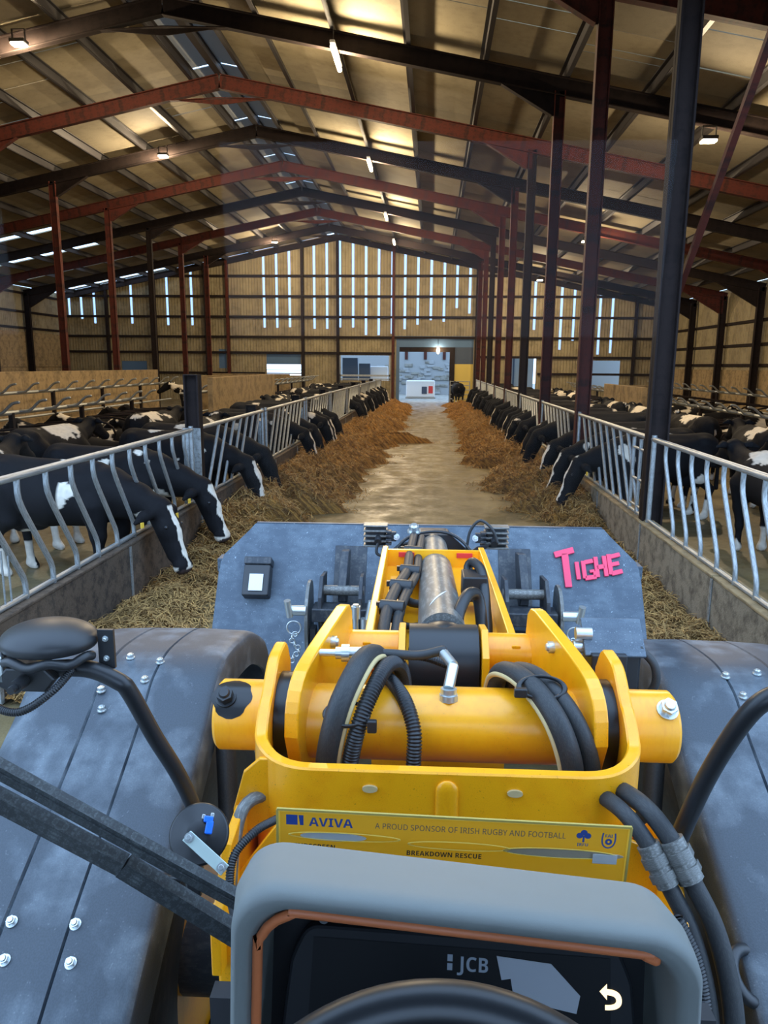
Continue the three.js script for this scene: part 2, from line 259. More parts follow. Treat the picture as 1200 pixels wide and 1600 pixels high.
const HOLES = [[-2.5, 2.75, -1, 4.45], [-11.5, -9.1, 1.75, 3.2], [-6.43, -2.9, 1.45, 3.14], [4.95, 7.0, 0.8, 3.0], [10.5, 12.6, 1.1, 2.9], [-21.8, -20, 1.6, 2.65], [-14.85, -14.32, 2.2, 3.5]];
const wallFar = group('wall_far', null); structure(wallFar, 'far gable wall of ribbed buff sheeting with vertical daylight slits', 'wall');
{
  const r = rng(33), z0 = -FAR - 0.06, z1 = -FAR, sw = 0.085, cuts = new Set([XL, XR, RIDGE]);
  SLITX.forEach((x) => { cuts.add(x - sw); cuts.add(x + sw); }); HOLES.forEach(([a, b]) => { cuts.add(a); cuts.add(b); });
  for (const x of [-22.7, -19.2, -17.5, -15.7, -13.2, -12.4, -9.0, 3.3, 4.1, 5.9, 7.6, 10.2, 13, 13.9, 14.8]) cuts.add(x);
  const xs = [...cuts].sort((a, b) => a - b);
  for (let i = 0; i + 1 < xs.length; i++) {
    const a = xs[i], b = xs[i + 1], mid = (a + b) / 2, s = SLITX.findIndex((x) => Math.abs(x - mid) < 0.01), ta = roofY(a), tb = roofY(b);
    if (b - a < 0.004) continue;
    let spans = [[0, null]];
    for (const [h0, h1, y0, y1] of HOLES) if (mid > h0 && mid < h1) spans = spans.flatMap(([p, q]) => [[p, y0], [y1, q]]).filter(([p, q]) => q === null || q > p);
    for (const [p, q] of spans) {
      if (s >= 0 && q === null) {
        mesh('cladding_sheet', prism(a, b, p, p, SLITB[s], SLITB[s], z0, z1), M.clad[i % 2], wallFar);
        mesh('daylight_strip', prism(a, b, SLITB[s], SLITB[s], ta - 0.28, tb - 0.28, z0 + 0.025, z0 + 0.03), M.trans, wallFar);
        mesh('cladding_sheet', prism(a, b, ta - 0.28, tb - 0.28, ta, tb, z0, z1), M.clad[i % 2], wallFar);
      } else mesh('cladding_sheet', prism(a, b, p, p, q ?? ta, q ?? tb, z0, z1), M.clad[(r() * 2) | 0], wallFar);
    }
  }
  const rail = (x0, x1, y) => mesh('girt', span(x0, x1, y - 0.09, y + 0.06, z1, z1 + 0.16), M.dark, wallFar);
  for (const y of [8.38, 7.05, 5.7, 4.36]) { const reach = (11.0 - y) / 0.2; rail(Math.max(XL, RIDGE - reach), Math.min(XR, RIDGE + reach), y); }
  rail(XL, -2.6, 3.3); rail(2.9, XR, 3.1); rail(XL, -11.6, 1.9); rail(7.1, XR, 2.0);
  for (const x of [-25.6, -22.6, -19.2, -15.6, PL, -8.92, -6.5, -2.72, PR + 0.1, 6, 10, 13.4]) mesh('gable_post', span(x - 0.09, x + 0.09, 0, roofY(x) - 0.1, z1 + 0.02, z1 + 0.26), x === -2.72 || x === PL ? M.red : M.dark, wallFar);
  mesh('gable_rafter', beamI(V(RIDGE, roofY(RIDGE) - 0.3, z1 + 0.2), V(XR, roofY(XR) - 0.3, z1 + 0.2), 0.36, 0.16), M.dark, wallFar);
  mesh('gable_rafter', beamI(V(RIDGE, roofY(RIDGE) - 0.3, z1 + 0.2), V(XL, roofY(XL) - 0.3, z1 + 0.2), 0.36, 0.16), M.dark, wallFar);
  // surrounds of the openings
  mesh('door_header', span(-2.5, 2.75, 3.72, 4.45, z0, z1), M.blue, wallFar);
  mesh('door_header', span(-2.3, 1.4, 3.4, 3.72, z0 - 0.1, z0 - 0.02), M.dark, wallFar);
  mesh('door_jamb', span(1.15, 1.5, 0, 3.72, z0 - 0.1, z1), M.dark, wallFar);
  mesh('door_jamb', span(-2.5, -2.28, 0, 3.72, z0, z1), M.blue, wallFar);
  mesh('side_panel', span(1.5, 2.75, 2.6, 3.72, z0, z1 - 0.02), M.blueDark, wallFar);
  mesh('side_panel', span(1.5, 2.75, 0, 2.6, z0, z1 - 0.02), M.yellowSheet, wallFar);
  mesh('hatch', span(-11.5, -9.1, 2.5, 3.2, z0, z1 - 0.02), M.blue, wallFar);
  mesh('hatch_rail', [span(-11.5, -9.1, 1.85, 1.93, z0, z1 + 0.04), span(-11.5, -9.1, 2.1, 2.14, z0, z1 + 0.02)], M.galv, wallFar);
  mesh('hatch_rail', [span(-6.43, -2.9, 1.72, 1.84, z0, z1 + 0.04), span(-6.43, -2.9, 1.5, 1.58, z0, z1 + 0.04), span(-6.43, -6.32, 1.45, 3.14, z0, z1 + 0.04), span(-3.0, -2.9, 1.45, 3.14, z0, z1 + 0.04)], M.galv, wallFar);
  mesh('hatch', span(-14.85, -14.32, 2.2, 3.5, z0, z1 - 0.02), M.blue, wallFar);
  mesh('hatch', span(-21.8, -20, 1.6, 2.65, z0, z1 - 0.02), M.blue, wallFar);
}
{ // side walls: concrete panels below, ribbed sheets above, two rails
  for (const [name, x, s, hc, word] of [['wall_right', XR, 1, 2.38, 'right-hand'], ['wall_left', XL, -1, 4.4, 'left-hand']]) {
    const w = group(name); structure(w, word + ' side wall of concrete panels under ribbed buff sheeting', 'wall');
    for (let k = 1; k < 11; k++) {
      const d0 = k === 1 ? NEAR : k * BAY, d1 = (k + 1) * BAY, top = roofY(x);
      mesh('concrete_panel', span(x, x + s * 0.15, 0, hc / 2 - 0.01, -d1 + 0.01, -d0 - 0.01), M.concreteBuff, w); mesh('concrete_panel', span(x, x + s * 0.15, hc / 2 + 0.01, hc, -d1 + 0.01, -d0 - 0.01), M.concreteBuff, w);
      for (let i = 0; i < 5; i++) { const a = lerp(d0, d1, i / 5), b = lerp(d0, d1, (i + 1) / 5); mesh('cladding_sheet', span(x + s * 0.06, x + s * 0.11, hc, top, -b, -a), M.clad[i % 2], w); }
    }
    for (const y of [hc + 0.25, hc + 1.25, hc + 2.4]) if (y < roofY(x) - 0.3) mesh('girt', span(x - s * 0.04, x + s * 0.06, y - 0.07, y + 0.07, -FAR, -NEAR), M.dark, w);
    mesh('backing', span(x + s * 0.13, x + s * 0.15, 0, roofY(x), -FAR, -NEAR), M.concreteBuff, w);
  }
  const w = group('wall_front'); structure(w, 'near gable wall around the wide doorway the loader enters', 'wall');
  const z0 = -NEAR, z1 = -NEAR + 0.12;
  for (const [a, b, y] of [[XL, RIDGE, 0], [RIDGE, -6.3, 0], [-6.3, 5.9, 6.5], [5.9, XR, 0]]) mesh('cladding_sheet', prism(a, b, y, y, roofY(a) + 0.1, roofY(b) + 0.1, z0, z1), M.clad[0], w);
}
// what the far doorway shows: a pale stone wall, a white tank and a heap
{
  const yardWall = group('yard_wall', null, W(-1, 0, 66)); tag(yardWall, 'pale stone farm building wall seen through far doorway', 'building');
  mesh('wall_face', span(-9, 9, 0, 6, -0.4, 0), M.limewash, yardWall);
  for (const x of [-1.3, 0.35, 2.0]) mesh('red_shutter', span(x - 0.13, x + 0.13, 3.0, 3.8, 0, 0.08), M.red, yardWall);
  const r = rng(5); for (let i = 0; i < 90; i++) { const x = -4.5 + r() * 9, y = 0.1 + r() * 2.7; mesh('stone', box(0.35 + r() * 0.4, 0.16 + r() * 0.14, 0.12, x, y, 0.02 + r() * 0.02, 0.03), r() < 0.5 ? M.limewash : M.yard, yardWall); }
  const tank = group('white_tank', null, W(-0.9, 0, 58)); tag(tank, 'white box tank standing outside the far doorway', 'tank');
  mesh('body', span(-1.1, 1.1, 0.1, 1.35, -0.5, 0.5, 0.06), M.white, tank); mesh('hatch', span(0.1, 0.5, 0.35, 0.9, 0.5, 0.53), M.blueDark, tank); mesh('sticker', span(0.62, 0.95, 0.4, 0.95, 0.5, 0.52), M.redPaint, tank); mesh('skid', span(-1.15, 1.15, 0, 0.1, -0.5, 0.5), M.galv, tank);
  const boards = group('white_board', null, W(11.5, 0, 56)); tag(boards, 'white sheet standing outside the opening by the concrete side wall', 'board'); mesh('panel', span(-3, 2.5, 0, 3.4, -0.05, 0), M.limewash, boards); mesh('post', span(-2.9, -2.8, 0, 3.6, 0, 0.1), M.galv, boards);
  const b2 = group('white_board', null, W(6, 0, 56)); tag(b2, 'pale sheet standing outside the opening behind the row of posts', 'board'); mesh('panel', span(-1.6, 1.4, 0, 3.2, -0.05, 0), M.limewash, b2); mesh('post', span(-0.1, 0, 0, 3.4, 0, 0.1), M.blueDark, b2);
  const shedB = group('machinery', null, W(-5, 0, 55)); tag(shedB, 'dark machinery standing behind the hatch left of far doorway', 'machine'); mesh('body', [span(-1.6, -0.5, 0, 3.0, -0.5, 0), span(-0.4, 0.4, 0, 2.6, -0.7, -0.2)], M.blueDark, shedB); mesh('cover', span(-0.2, 1.7, 0.4, 2.4, -0.9, -0.75, 0.05), M.white, shedB);
}
// ---------------------------------------------------------------- kerbs and feed barriers
const BR = 2.68, BL = -3.16;
for (const [x, s, top, mat, word] of [[BR, 1, 0.57, M.concrete, 'grey concrete kerb wall under the right-hand feed barriers'], [BL, -1, 0.62, M.concreteDark, 'dark stained concrete kerb wall under the left-hand feed barriers']]) {
  const k = group('kerb_wall'); structure(k, word, 'kerb');
  for (let i = 0, d = s > 0 ? 4.4 : 4.9; d < 50; d += 2.45, i++) {
    const e = Math.min(d + 2.435, 50.2);
    mesh('kerb_panel', span(x - s * 0.03, x + s * 0.15, 0, top, -e, -d, 0.02), mat, k);
    mesh('joint_plate', span(x - s * 0.04, x - s * 0.03, 0.02, top - 0.01, -d - 0.02, -d + 0.025), M.galv, k);
    mesh('capping', span(x - s * 0.04, x + s * 0.16, top - 0.005, top + 0.025, -e + 0.01, -d - 0.01, 0.01), s > 0 ? M.concreteBuff : M.concreteDark, k);
  }
}
function barrier(side, i, da, db, slant, bent) {
  const x = side > 0 ? BR + 0.05 : BL - 0.05, top = 1.63, bot = side > 0 ? 0.6 : 0.65, mat = M.galv, g = group('feed_barrier', null, W(x, 0, da)), q = (d, y) => V(0, y, -(d - da));
  tag(g, 'galvanised slant-bar feed barrier on the ' + (side > 0 ? 'right-hand' : 'left-hand') + ' kerb, ' + ord(i) + ' section from the loader', 'barrier', 'feed barriers along the passage');
  mesh('top_rail', tube([q(da, top), q((da + db) / 2, top), q(db, top)], 0.032, 8, 10), mat, g);
  mesh('bottom_rail', tube([q(da, bot + 0.02), q((da + db) / 2, bot + 0.02), q(db, bot + 0.02)], 0.024, 6, 8), mat, g);
  for (const d of [da + 0.03, db - 0.03]) mesh('upright', rod(q(d, side > 0 ? 0.5 : 0.55), q(d, top + 0.05), 0.032, 0.032, 10), mat, g);
  for (let d = da + 0.3 + (slant < 0 ? -slant - 0.1 : 0); d < db - 0.15 - (slant > 0 ? slant : 0) + (slant < 0 ? 0.02 : 0.35); d += 0.437) {
    const b = clamp(d + slant, da + 0.05, db - 0.05);
    const pts = bent ? [q(d, top), q(d, top - 0.16), q(lerp(d, b, 0.16), top - 0.3), q(lerp(d, b, 0.92), bot + 0.2), q(b, bot + 0.1), q(b, bot)] : [q(d, top), q(lerp(d, b, 0.5), (top + bot) / 2), q(b, bot)];
    mesh('slant_bar', tube(pts, 0.024, bent ? 18 : 4, 8, 0.35), mat, g);
  }
  if (side > 0 && i === 1) { for (const d of [da + 0.28, da + 0.62]) mesh('upright', rod(q(d, 0.45), q(d, top - 0.05), 0.026), M.galv, g); for (const y of [0.7, 1.05, 1.45]) mesh('rung', rod(q(da + 0.03, y), q(da + 0.62, y), 0.018), M.galv, g); }
  if (side < 0 && i === 0) for (let t = 0; t < 6; t++) mesh('thin_rod', rod(q(da + 0.1 + t * 0.085, 0.66), q(da + 0.1 + t * 0.085, 1.35 - t * 0.06), 0.008), M.galv, g);
}
barrier(1, 0, 4.6, 9.28, -0.47, true); barrier(-1, 0, 4.75, 9.75, 0.43, true);
for (let k = 2; k < 10; k++) { const a = k * BAY + 0.12, b = (k + 1) * BAY - 0.12; barrier(1, k - 1, a, b, k < 4 ? -0.8 : -0.7, false); barrier(-1, k - 1, k === 2 ? 10.12 : a, b, -0.75, false); }
for (let k = 2; k < 10; k += 1) {
  const tall = k === 2, o = group('barrier_post', null, W(tall ? BL - 0.07 : BL - 0.3, tall ? 0.645 : 0, tall ? 9.93 : k * BAY + 0.05)), h = tall ? 1.7 : 1.72;
  tag(o, tall ? 'tall brown steel stub post at the left-hand barrier near the loader' : 'brown steel stub post behind the left-hand barrier, ' + ord(k - 2) + ' from the loader', 'post', 'stub posts of the left-hand barrier');
  mesh('section', beamI(V(0, 0, 0), V(0, h, 0), 0.2, 0.17), M.dark, o); mesh('cap', span(-0.1, 0.1, h, h + 0.012, -0.09, 0.09), M.dark, o);
  if (!tall) mesh('bracket', span(0.1, 0.17, 0.7, h - 0.3, -0.07, -0.03), M.galv, o); else mesh('side_plate', span(-0.12, 0.12, 0.0, 1.0, 0.1, 0.115), M.galv, o);
}
// ---------------------------------------------------------------- cubicles
function cubicleRow(x, s, d0, d1, y, pitch, word, low = true) {
  const rail = group('cubicle_rail', null, W(x, 0, d0)); tag(rail, 'steel head rail of the ' + word, 'rail', 'cubicle head rails');
  mesh('rail', tube([V(0, y, 0), V(0, y, -(d1 - d0) / 2), V(0, y, -(d1 - d0))], 0.05, 4, 8), M.galv, rail); mesh('rail', tube([V(0, y * 0.55, 0), V(0, y * 0.55, -(d1 - d0) / 2), V(0, y * 0.55, -(d1 - d0))], 0.04, 4, 8), M.galv, rail);
  for (let d = d0; d <= d1; d += pitch * 3) mesh('upright', span(-0.05, 0.05, 0, y, -(d - d0) - 0.05, -(d - d0) + 0.05), M.dark, rail);
  let i = 0;
  for (let d = d0 + 0.3; d < d1; d += pitch, i++) {
    const o = group('cubicle_divider', null, W(x, 0, d)); tag(o, 'bent tube cubicle divider, ' + ord(i) + ' along the ' + word, 'divider', 'cubicle dividers');
    mesh('top_tube', tube([V(s * 0.35, y, 0), V(-s * 0.12, y + 0.02, 0), V(-s * 0.3, y + 0.06, 0), V(-s * 0.52, y + 0.25, 0), V(-s * 0.68, y + 0.29, 0)], 0.034, 14, 7), M.galv, o);
    if (low) mesh('loop', tube([V(0, y * 0.75, 0), V(-s * 1.3, y * 0.8, 0), V(-s * 1.75, y * 0.66, 0), V(-s * 1.7, y * 0.42, 0), V(-s * 1.2, y * 0.36, 0), V(0, y * 0.36, 0)], 0.03, 22, 7), M.dark, o);
  }
}
cubicleRow(9.1, 1, 19, 29, 1.18, 1.15, 'inner right-hand cubicle row');
cubicleRow(12.9, 1, 24, 44, 1.42, 1.2, 'outer right-hand cubicle row');
cubicleRow(8.6, 1, 32.5, 46, 1.3, 1.2, 'far right-hand cubicle row');
cubicleRow(-9.6, -1, 13, 24.5, 1.36, 1.15, 'inner left-hand cubicle row');
cubicleRow(-12.1, -1, 16, 34, 1.62, 1.2, 'outer left-hand cubicle row', false);
cubicleRow(-8.2, -1, 24.6, 29, 1.5, 1.15, 'short middle left-hand cubicle row', false);
cubicleRow(-7.6, -1, 33, 46, 1.55, 1.2, 'far left-hand cubicle row');
function lowWall(x0, x1, d0, d1, h, label) { const o = group('low_wall', null, W((x0 + x1) / 2, 0, (d0 + d1) / 2)); structure(o, label, 'wall'); const w = x1 - x0, l = d1 - d0, n = Math.max(1, Math.round(Math.max(w, l) / 2.4)); for (let i = 0; i < n; i++) mesh('concrete_panel', w > l ? span(-w / 2 + w * i / n + 0.005, -w / 2 + w * (i + 1) / n - 0.005, 0, h, -l / 2, l / 2, 0.01) : span(-w / 2, w / 2, 0, h, l / 2 - l * i / n - 0.005, l / 2 - l * (i + 1) / n + 0.005, 0.01), M.concreteBuff, o); }
lowWall(6.75, 6.92, 24.6, 30, 1.85, 'low concrete wall beside the tall posts, lengthwise'); lowWall(6.92, 9.2, 29.9, 30.05, 1.8, 'low concrete cross wall behind the inner right cubicles');
lowWall(-6.95, -6.78, 22.8, 32, 2.08, 'low concrete wall left of the passage, lengthwise'); lowWall(-9.8, -6.95, 29.2, 29.35, 2.05, 'low concrete cross wall left of the passage');
lowWall(-13.6, -13.4, 14, 36, 2.2, 'long low concrete wall behind the outer left cubicles'); lowWall(-14, -9, 47, 47.15, 1.9, 'low concrete cross wall before the far gable');
// ---------------------------------------------------------------- lamps
M.tubeGlow = S({ color: C(0.9, 0.85, 0.7), emissive: LAMP, emissiveIntensity: 9 }); M.floodGlow = S({ color: C(0.9, 0.85, 0.7), emissive: FLOOD, emissiveIntensity: 12 });
M.bulbGlow = S({ color: C(0.9, 0.85, 0.7), emissive: LAMP, emissiveIntensity: 2.2 });
function lamp(p, power, color) { const l = new THREE.PointLight(color, power, 0, 2); l.castShadow = true; l.shadow.radius = 4; l.position.copy(p); return l; }
[4, 6, 8, 9.6].forEach((k, i) => {
  const o = group('tube_light', null, W(-2.38, 9.5, k * BAY)); tag(o, 'glowing tube lamp hung under the roof left of the posts, ' + ord(i) + ' from the loader', 'lamp', 'tube lamps over the passage');
  mesh('housing', span(-0.06, 0.06, 0.05, 0.11, -0.72, 0.72, 0.02), M.white, o);
  mesh('tube', rod(V(0, -0.02, -0.68), V(0, -0.02, 0.68), 0.055, 0.055, 14), M.tubeGlow, o);
  mesh('hanger', [rod(V(0, 0.1, -0.5), V(0, 0.55, -0.5), 0.006), rod(V(0, 0.1, 0.5), V(0, 0.55, 0.5), 0.006)], M.purlin, o);
  o.add(lamp(V(0, -0.13, 0), TUBE_POWER, LAMP));
});
[[-9.75, 9.75, 4, 'on the left roof slope'], [-9.75, 9.75, 6, 'on the left roof slope'], [-9.7, 9.75, 10, 'on the left roof slope'], [6.1, 7.5, 4, 'beyond the tall posts'], [6.2, 7.55, 7, 'beyond the tall posts'], [6.3, 7.55, 10, 'beyond the tall posts']].forEach(([x, y, k, word], i) => {  // second flood beyond the posts is unseen, added to fill the dark roof
  const o = group('floodlight', null, W(x, y, k * BAY - 0.4)); tag(o, 'small bright floodlight ' + word + ', ' + ord([0, 1, 2, 0, 1, 2][i]) + ' from the loader', 'lamp', 'floodlights under the roof');
  mesh('body', span(-0.18, 0.18, 0.02, 0.1, -0.12, 0.14, 0.02), M.black, o); mesh('lens', span(-0.16, 0.16, -0.025, 0.02, -0.1, 0.12, 0.01), M.floodGlow, o);
  mesh('bracket', [span(-0.16, -0.145, 0.04, 0.32, -0.03, 0.03), span(0.145, 0.16, 0.04, 0.32, -0.03, 0.03), span(-0.16, 0.16, 0.31, 0.33, -0.03, 0.03)], M.black, o);
  o.add(lamp(V(0, -0.08, 0), FLOOD_POWER, FLOOD));
});
{ const o = group('bulb_lamp', null, W(0.35, 3.5, 51.45)); tag(o, 'warm lamp hanging on a bracket over the far doorway', 'lamp'); const b = new THREE.SphereGeometry(0.16, 14, 10); b.scale(0.8, 1.5, 0.8); mesh('bulb', b, M.bulbGlow, o); mesh('bracket', [rod(V(0, 0.2, 0), V(0, 0.5, 0), 0.012), span(-0.02, 0.02, 0.48, 0.52, -0.26, 0.02)], M.black, o); o.add(lamp(V(0, 0, 0), 5, LAMP)); }
// ---------------------------------------------------------------- feed along the kerbs
const edgeL = (d) => { const t = [[4.9, -2.5], [6, -2.3], [8, -2.05], [10, -1.95], [11.6, -1.9], [13.7, -1.72], [22, -1.44], [43, -1.25], [52, -1.2]]; for (let i = 0; i + 1 < t.length; i++) if (d < t[i + 1][0]) return lerp(t[i][1], t[i + 1][1], (d - t[i][0]) / (t[i + 1][0] - t[i][0])) + 1.2 * Math.exp(-(((d - 24.3) / 0.4) ** 2)) + 0.35 * Math.exp(-(((d - 20.2) / 0.5) ** 2)); return -1.2; };
const edgeR = (d) => { const t = [[4.4, 1.7], [7, 1.75], [10, 1.95], [11.8, 1.95], [14, 1.44], [20, 1.15], [43, 0.95], [52, 0.9]]; for (let i = 0; i + 1 < t.length; i++) if (d < t[i + 1][0]) return lerp(t[i][1], t[i + 1][1], (d - t[i][0]) / (t[i + 1][0] - t[i][0])); return 0.9; };
const feedEdge = (side, d) => side > 0 ? Math.min(2.2, edgeR(d) - 0.95 * fbm(d * 0.75, 7, 3)) : Math.max(-2.7, edgeL(d) + 0.95 * fbm(d * 0.75, -7, 3));
const clump = (x, d) => { const a = fbm(x * 1.1 + 5, d * 0.55, 3), b = 1 - Math.abs(n2(x * 2.4, d * 1.7 + 40)), c = 1 - Math.abs(n2(x * 6.5 + 3, d * 5.2)); const e = Math.pow(1 - Math.abs(n2(x * 1.3 + 9, d * 0.8 - 20)), 1.5); return a * 0.45 + e * 0.3 + b * 0.34 + c * 0.16 + fbm(x * 15, d * 15, 3) * 0.2 - 0.12; };
function feedHeight(side, x, d) {
  const e = feedEdge(side, d), k = side > 0 ? BR - 0.03 : BL + 0.03, w = Math.abs(k - e), t = clamp((x - e) * side / w, 0, 1), body = Math.pow(Math.sin(Math.PI * clamp(t * 0.72 + 0.02, 0, 1)), 0.8);
  const big = side > 0 ? sm(10.3, 12.5, d) : sm(8.2, 10.5, d), amp = lerp(0.1, 0.5, big), far = lerp(1, 0.8, sm(25, 48, d));
  return Math.max(0, amp * far * body * (0.55 + clump(x, d) * 0.95) + 0.05 * big * clump(x * 2, d * 2) - 0.04 + (1 - big) * 0.09 * (fbm(x * 2.3, d * 2.3, 3) + 0.1) * sm(0, 0.3, t)) * sm(0, 0.12, t);
}
for (const side of [-1, 1]) {
  const dd = []; for (let d = side > 0 ? 4.4 : 4.9; d < 46.8; d += d < 16 ? 0.05 : d < 28 ? 0.09 : 0.16) dd.push(d);
  const nx = 44, pos = [], col = [], uv = [], idx = [];
  dd.forEach((d) => { const e = feedEdge(side, d) - side * 0.04, k = side > 0 ? BR - 0.03 : BL + 0.03; for (let j = 0; j <= nx; j++) {
    const x = lerp(e, k, j / nx), y = feedHeight(side, x, d), q = n2(x * 3, d * 3), f = n2(x * 14, d * 14);
    pos.push(x + f * 0.012, y > 0.004 && j > 0 ? y : -0.012, -d + n2(x * 9, d * 9 + 60) * 0.02); uv.push(x + y, d); const c = 0.9 + q * 0.2 + f * 0.14 + n2(x * 1.1, d * 0.6) * 0.12; col.push(c, c * 0.98, c * 0.95);
  } });
  for (let i = 0; i + 1 < dd.length; i++) for (let j = 0; j < nx; j++) { const a = i * (nx + 1) + j, b = a + nx + 1; side < 0 ? idx.push(a, b, a + 1, a + 1, b, b + 1) : idx.push(a, a + 1, b, a + 1, b + 1, b); }
  let g = new THREE.BufferGeometry(); g.setAttribute('position', new THREE.Float32BufferAttribute(pos, 3)); g.setAttribute('color', new THREE.Float32BufferAttribute(col, 3)); g.setAttribute('uv', new THREE.Float32BufferAttribute(uv, 2)); g.setIndex(idx.reduce((o, v, i) => (i % 3 ? o : (o.push(idx[i], idx[i + 2], idx[i + 1]), o)), [])); g.computeVertexNormals();
  stuff(mesh('silage_feed', g, M.hay), 'brown silage feed heaped along the ' + (side > 0 ? 'right-hand' : 'left-hand') + ' kerb', 'feed');
  // loose stems on the heap and over the floor beside it
  const blade = new THREE.BufferGeometry(), bp = [], bi = []; for (let i = 0; i <= 4; i++) { const t = i / 4, y = Math.sin(t * Math.PI) * 0.018; bp.push((t - 0.5) * 0.16, y, -0.0028, (t - 0.5) * 0.16, y + 0.001, 0.0028); if (i < 4) bi.push(i * 2, i * 2 + 1, i * 2 + 2, i * 2 + 1, i * 2 + 3, i * 2 + 2); }
  blade.setAttribute('position', new THREE.Float32BufferAttribute(bp, 3)); blade.setIndex(bi); blade.computeVertexNormals();
  const N = 26000, im = new THREE.InstancedMesh(blade, M.straw, N), r = rng(side + 55), m = new THREE.Matrix4(), qt = new THREE.Quaternion(), eu = new THREE.Euler(), cl = new THREE.Color();
  for (let i = 0; i < N; i++) {
    const d = (side > 0 ? 4.5 : 5) + Math.pow(r(), 1.9) * 30, e = feedEdge(side, d), k = side > 0 ? BR - 0.06 : BL + 0.06, x = lerp(e - side * 0.35 * r(), k, Math.pow(r(), 0.8)), y = feedHeight(side, x, d) + 0.004 + r() * 0.03;
    eu.set((r() - 0.5) * 0.9, r() * 6.283, (r() - 0.5) * 0.9); qt.setFromEuler(eu); m.compose(V(x, y, -d), qt, V(0.5 + r() * 1.1, 0.5 + r() * 2, 1 + r())); im.setMatrixAt(i, m); const c = 0.35 + r() * 0.9; im.setColorAt(i, cl.setRGB(c, c * 0.95, c * 0.85));
  }
  im.name = numbered('loose_stems'); shadow(im); scene.add(im); stuff(im, 'loose dry stems lying over the ' + (side > 0 ? 'right-hand' : 'left-hand') + ' feed', 'straw');
}
// ---------------------------------------------------------------- cows
const POSES = {
  feed: { box: [-2.0, 1.35, -0.06, 1.66, -0.48, 0.48], bones: [
    [-1.42, 1.16, 0, 0.27, -0.85, 1.0, 0, 0.36], [-0.85, 1.0, 0, 0.37, -0.2, 1.02, 0, 0.34], [-0.2, 1.08, 0, 0.31, 0.02, 1.1, 0, 0.26], [-1.5, 1.28, 0, 0.13, -0.1, 1.3, 0, 0.12], [-1.35, 1.28, -0.17, 0.1, -1.35, 1.28, 0.17, 0.1],
    [0.05, 1.12, 0, 0.25, 0.42, 1.04, 0, 0.18], [0.42, 1.02, 0, 0.17, 0.7, 0.95, 0, 0.14], [0.74, 0.93, 0, 0.13, 0.86, 0.7, 0, 0.115], [0.84, 0.76, -0.065, 0.085, 0.84, 0.76, 0.065, 0.085], [0.86, 0.7, 0, 0.1, 0.99, 0.36, 0, 0.085], [1.0, 0.33, -0.035, 0.08, 1.0, 0.33, 0.035, 0.08],
    ...[-1, 1].flatMap((s) => [[0.74, 0.94, s * 0.08, 0.045, 0.7, 0.9, s * 0.24, 0.05], [0.7, 0.9, s * 0.22, 0.055, 0.66, 0.84, s * 0.34, 0.022], [0.0, 0.95, s * 0.2, 0.16, 0.02, 0.62, s * 0.19, 0.085], [0.02, 0.62, s * 0.19, 0.08, 0.0, 0.36, s * 0.18, 0.05], [0.0, 0.36, s * 0.18, 0.046, 0.01, 0.06, s * 0.18, 0.042], [0.01, 0.06, s * 0.18, 0.06, 0.06, 0.03, s * 0.18, 0.05],
      [-1.3, 1.05, s * 0.2, 0.2, -1.25, 0.72, s * 0.22, 0.12], [-1.25, 0.72, s * 0.22, 0.11, -1.5, 0.52, s * 0.21, 0.06], [-1.5, 0.52, s * 0.21, 0.055, -1.44, 0.08, s * 0.2, 0.044], [-1.44, 0.06, s * 0.2, 0.06, -1.38, 0.03, s * 0.2, 0.05]]),
    [0.7, 0.84, 0, 0.09, 0.88, 0.44, 0, 0.07], [0.15, 0.95, 0, 0.16, 0.55, 0.9, 0, 0.09], [-1.05, 0.72, 0, 0.17, -1.3, 0.66, 0, 0.15], [-1.66, 1.28, 0, 0.05, -1.74, 0.9, 0, 0.026], [-1.74, 0.9, 0, 0.026, -1.74, 0.5, 0, 0.04]] },
};
POSES.stand = { box: [-2.0, 1.35, -0.06, 1.75, -0.48, 0.48], bones: [...POSES.feed.bones.slice(0, 5), [0.05, 1.16, 0, 0.22, 0.4, 1.22, 0, 0.15], [0.4, 1.22, 0, 0.15, 0.66, 1.36, 0, 0.115], [0.68, 1.38, 0, 0.115, 0.84, 1.3, 0, 0.105], [0.84, 1.3, 0, 0.1, 1.12, 1.1, 0, 0.078], [1.14, 1.08, -0.028, 0.07, 1.14, 1.08, 0.028, 0.07], [0.74, 1.24, 0, 0.07, 1.0, 1.1, 0, 0.045], ...[-1, 1].flatMap((s) => [[0.64, 1.4, s * 0.08, 0.04, 0.6, 1.42, s * 0.2, 0.042], [0.6, 1.42, s * 0.2, 0.046, 0.56, 1.39, s * 0.31, 0.02]]), ...POSES.feed.bones.slice(13, 19), ...POSES.feed.bones.slice(23)] };
POSES.stand.bones = [...POSES.stand.bones.slice(0, 15), ...[-1, 1].flatMap((s) => POSES.feed.bones.slice(13, 21).map((b) => [b[0], b[1], Math.abs(b[2]) * s, b[3], b[4], b[5], Math.abs(b[6]) * s, b[7]])), ...POSES.feed.bones.slice(-3)];
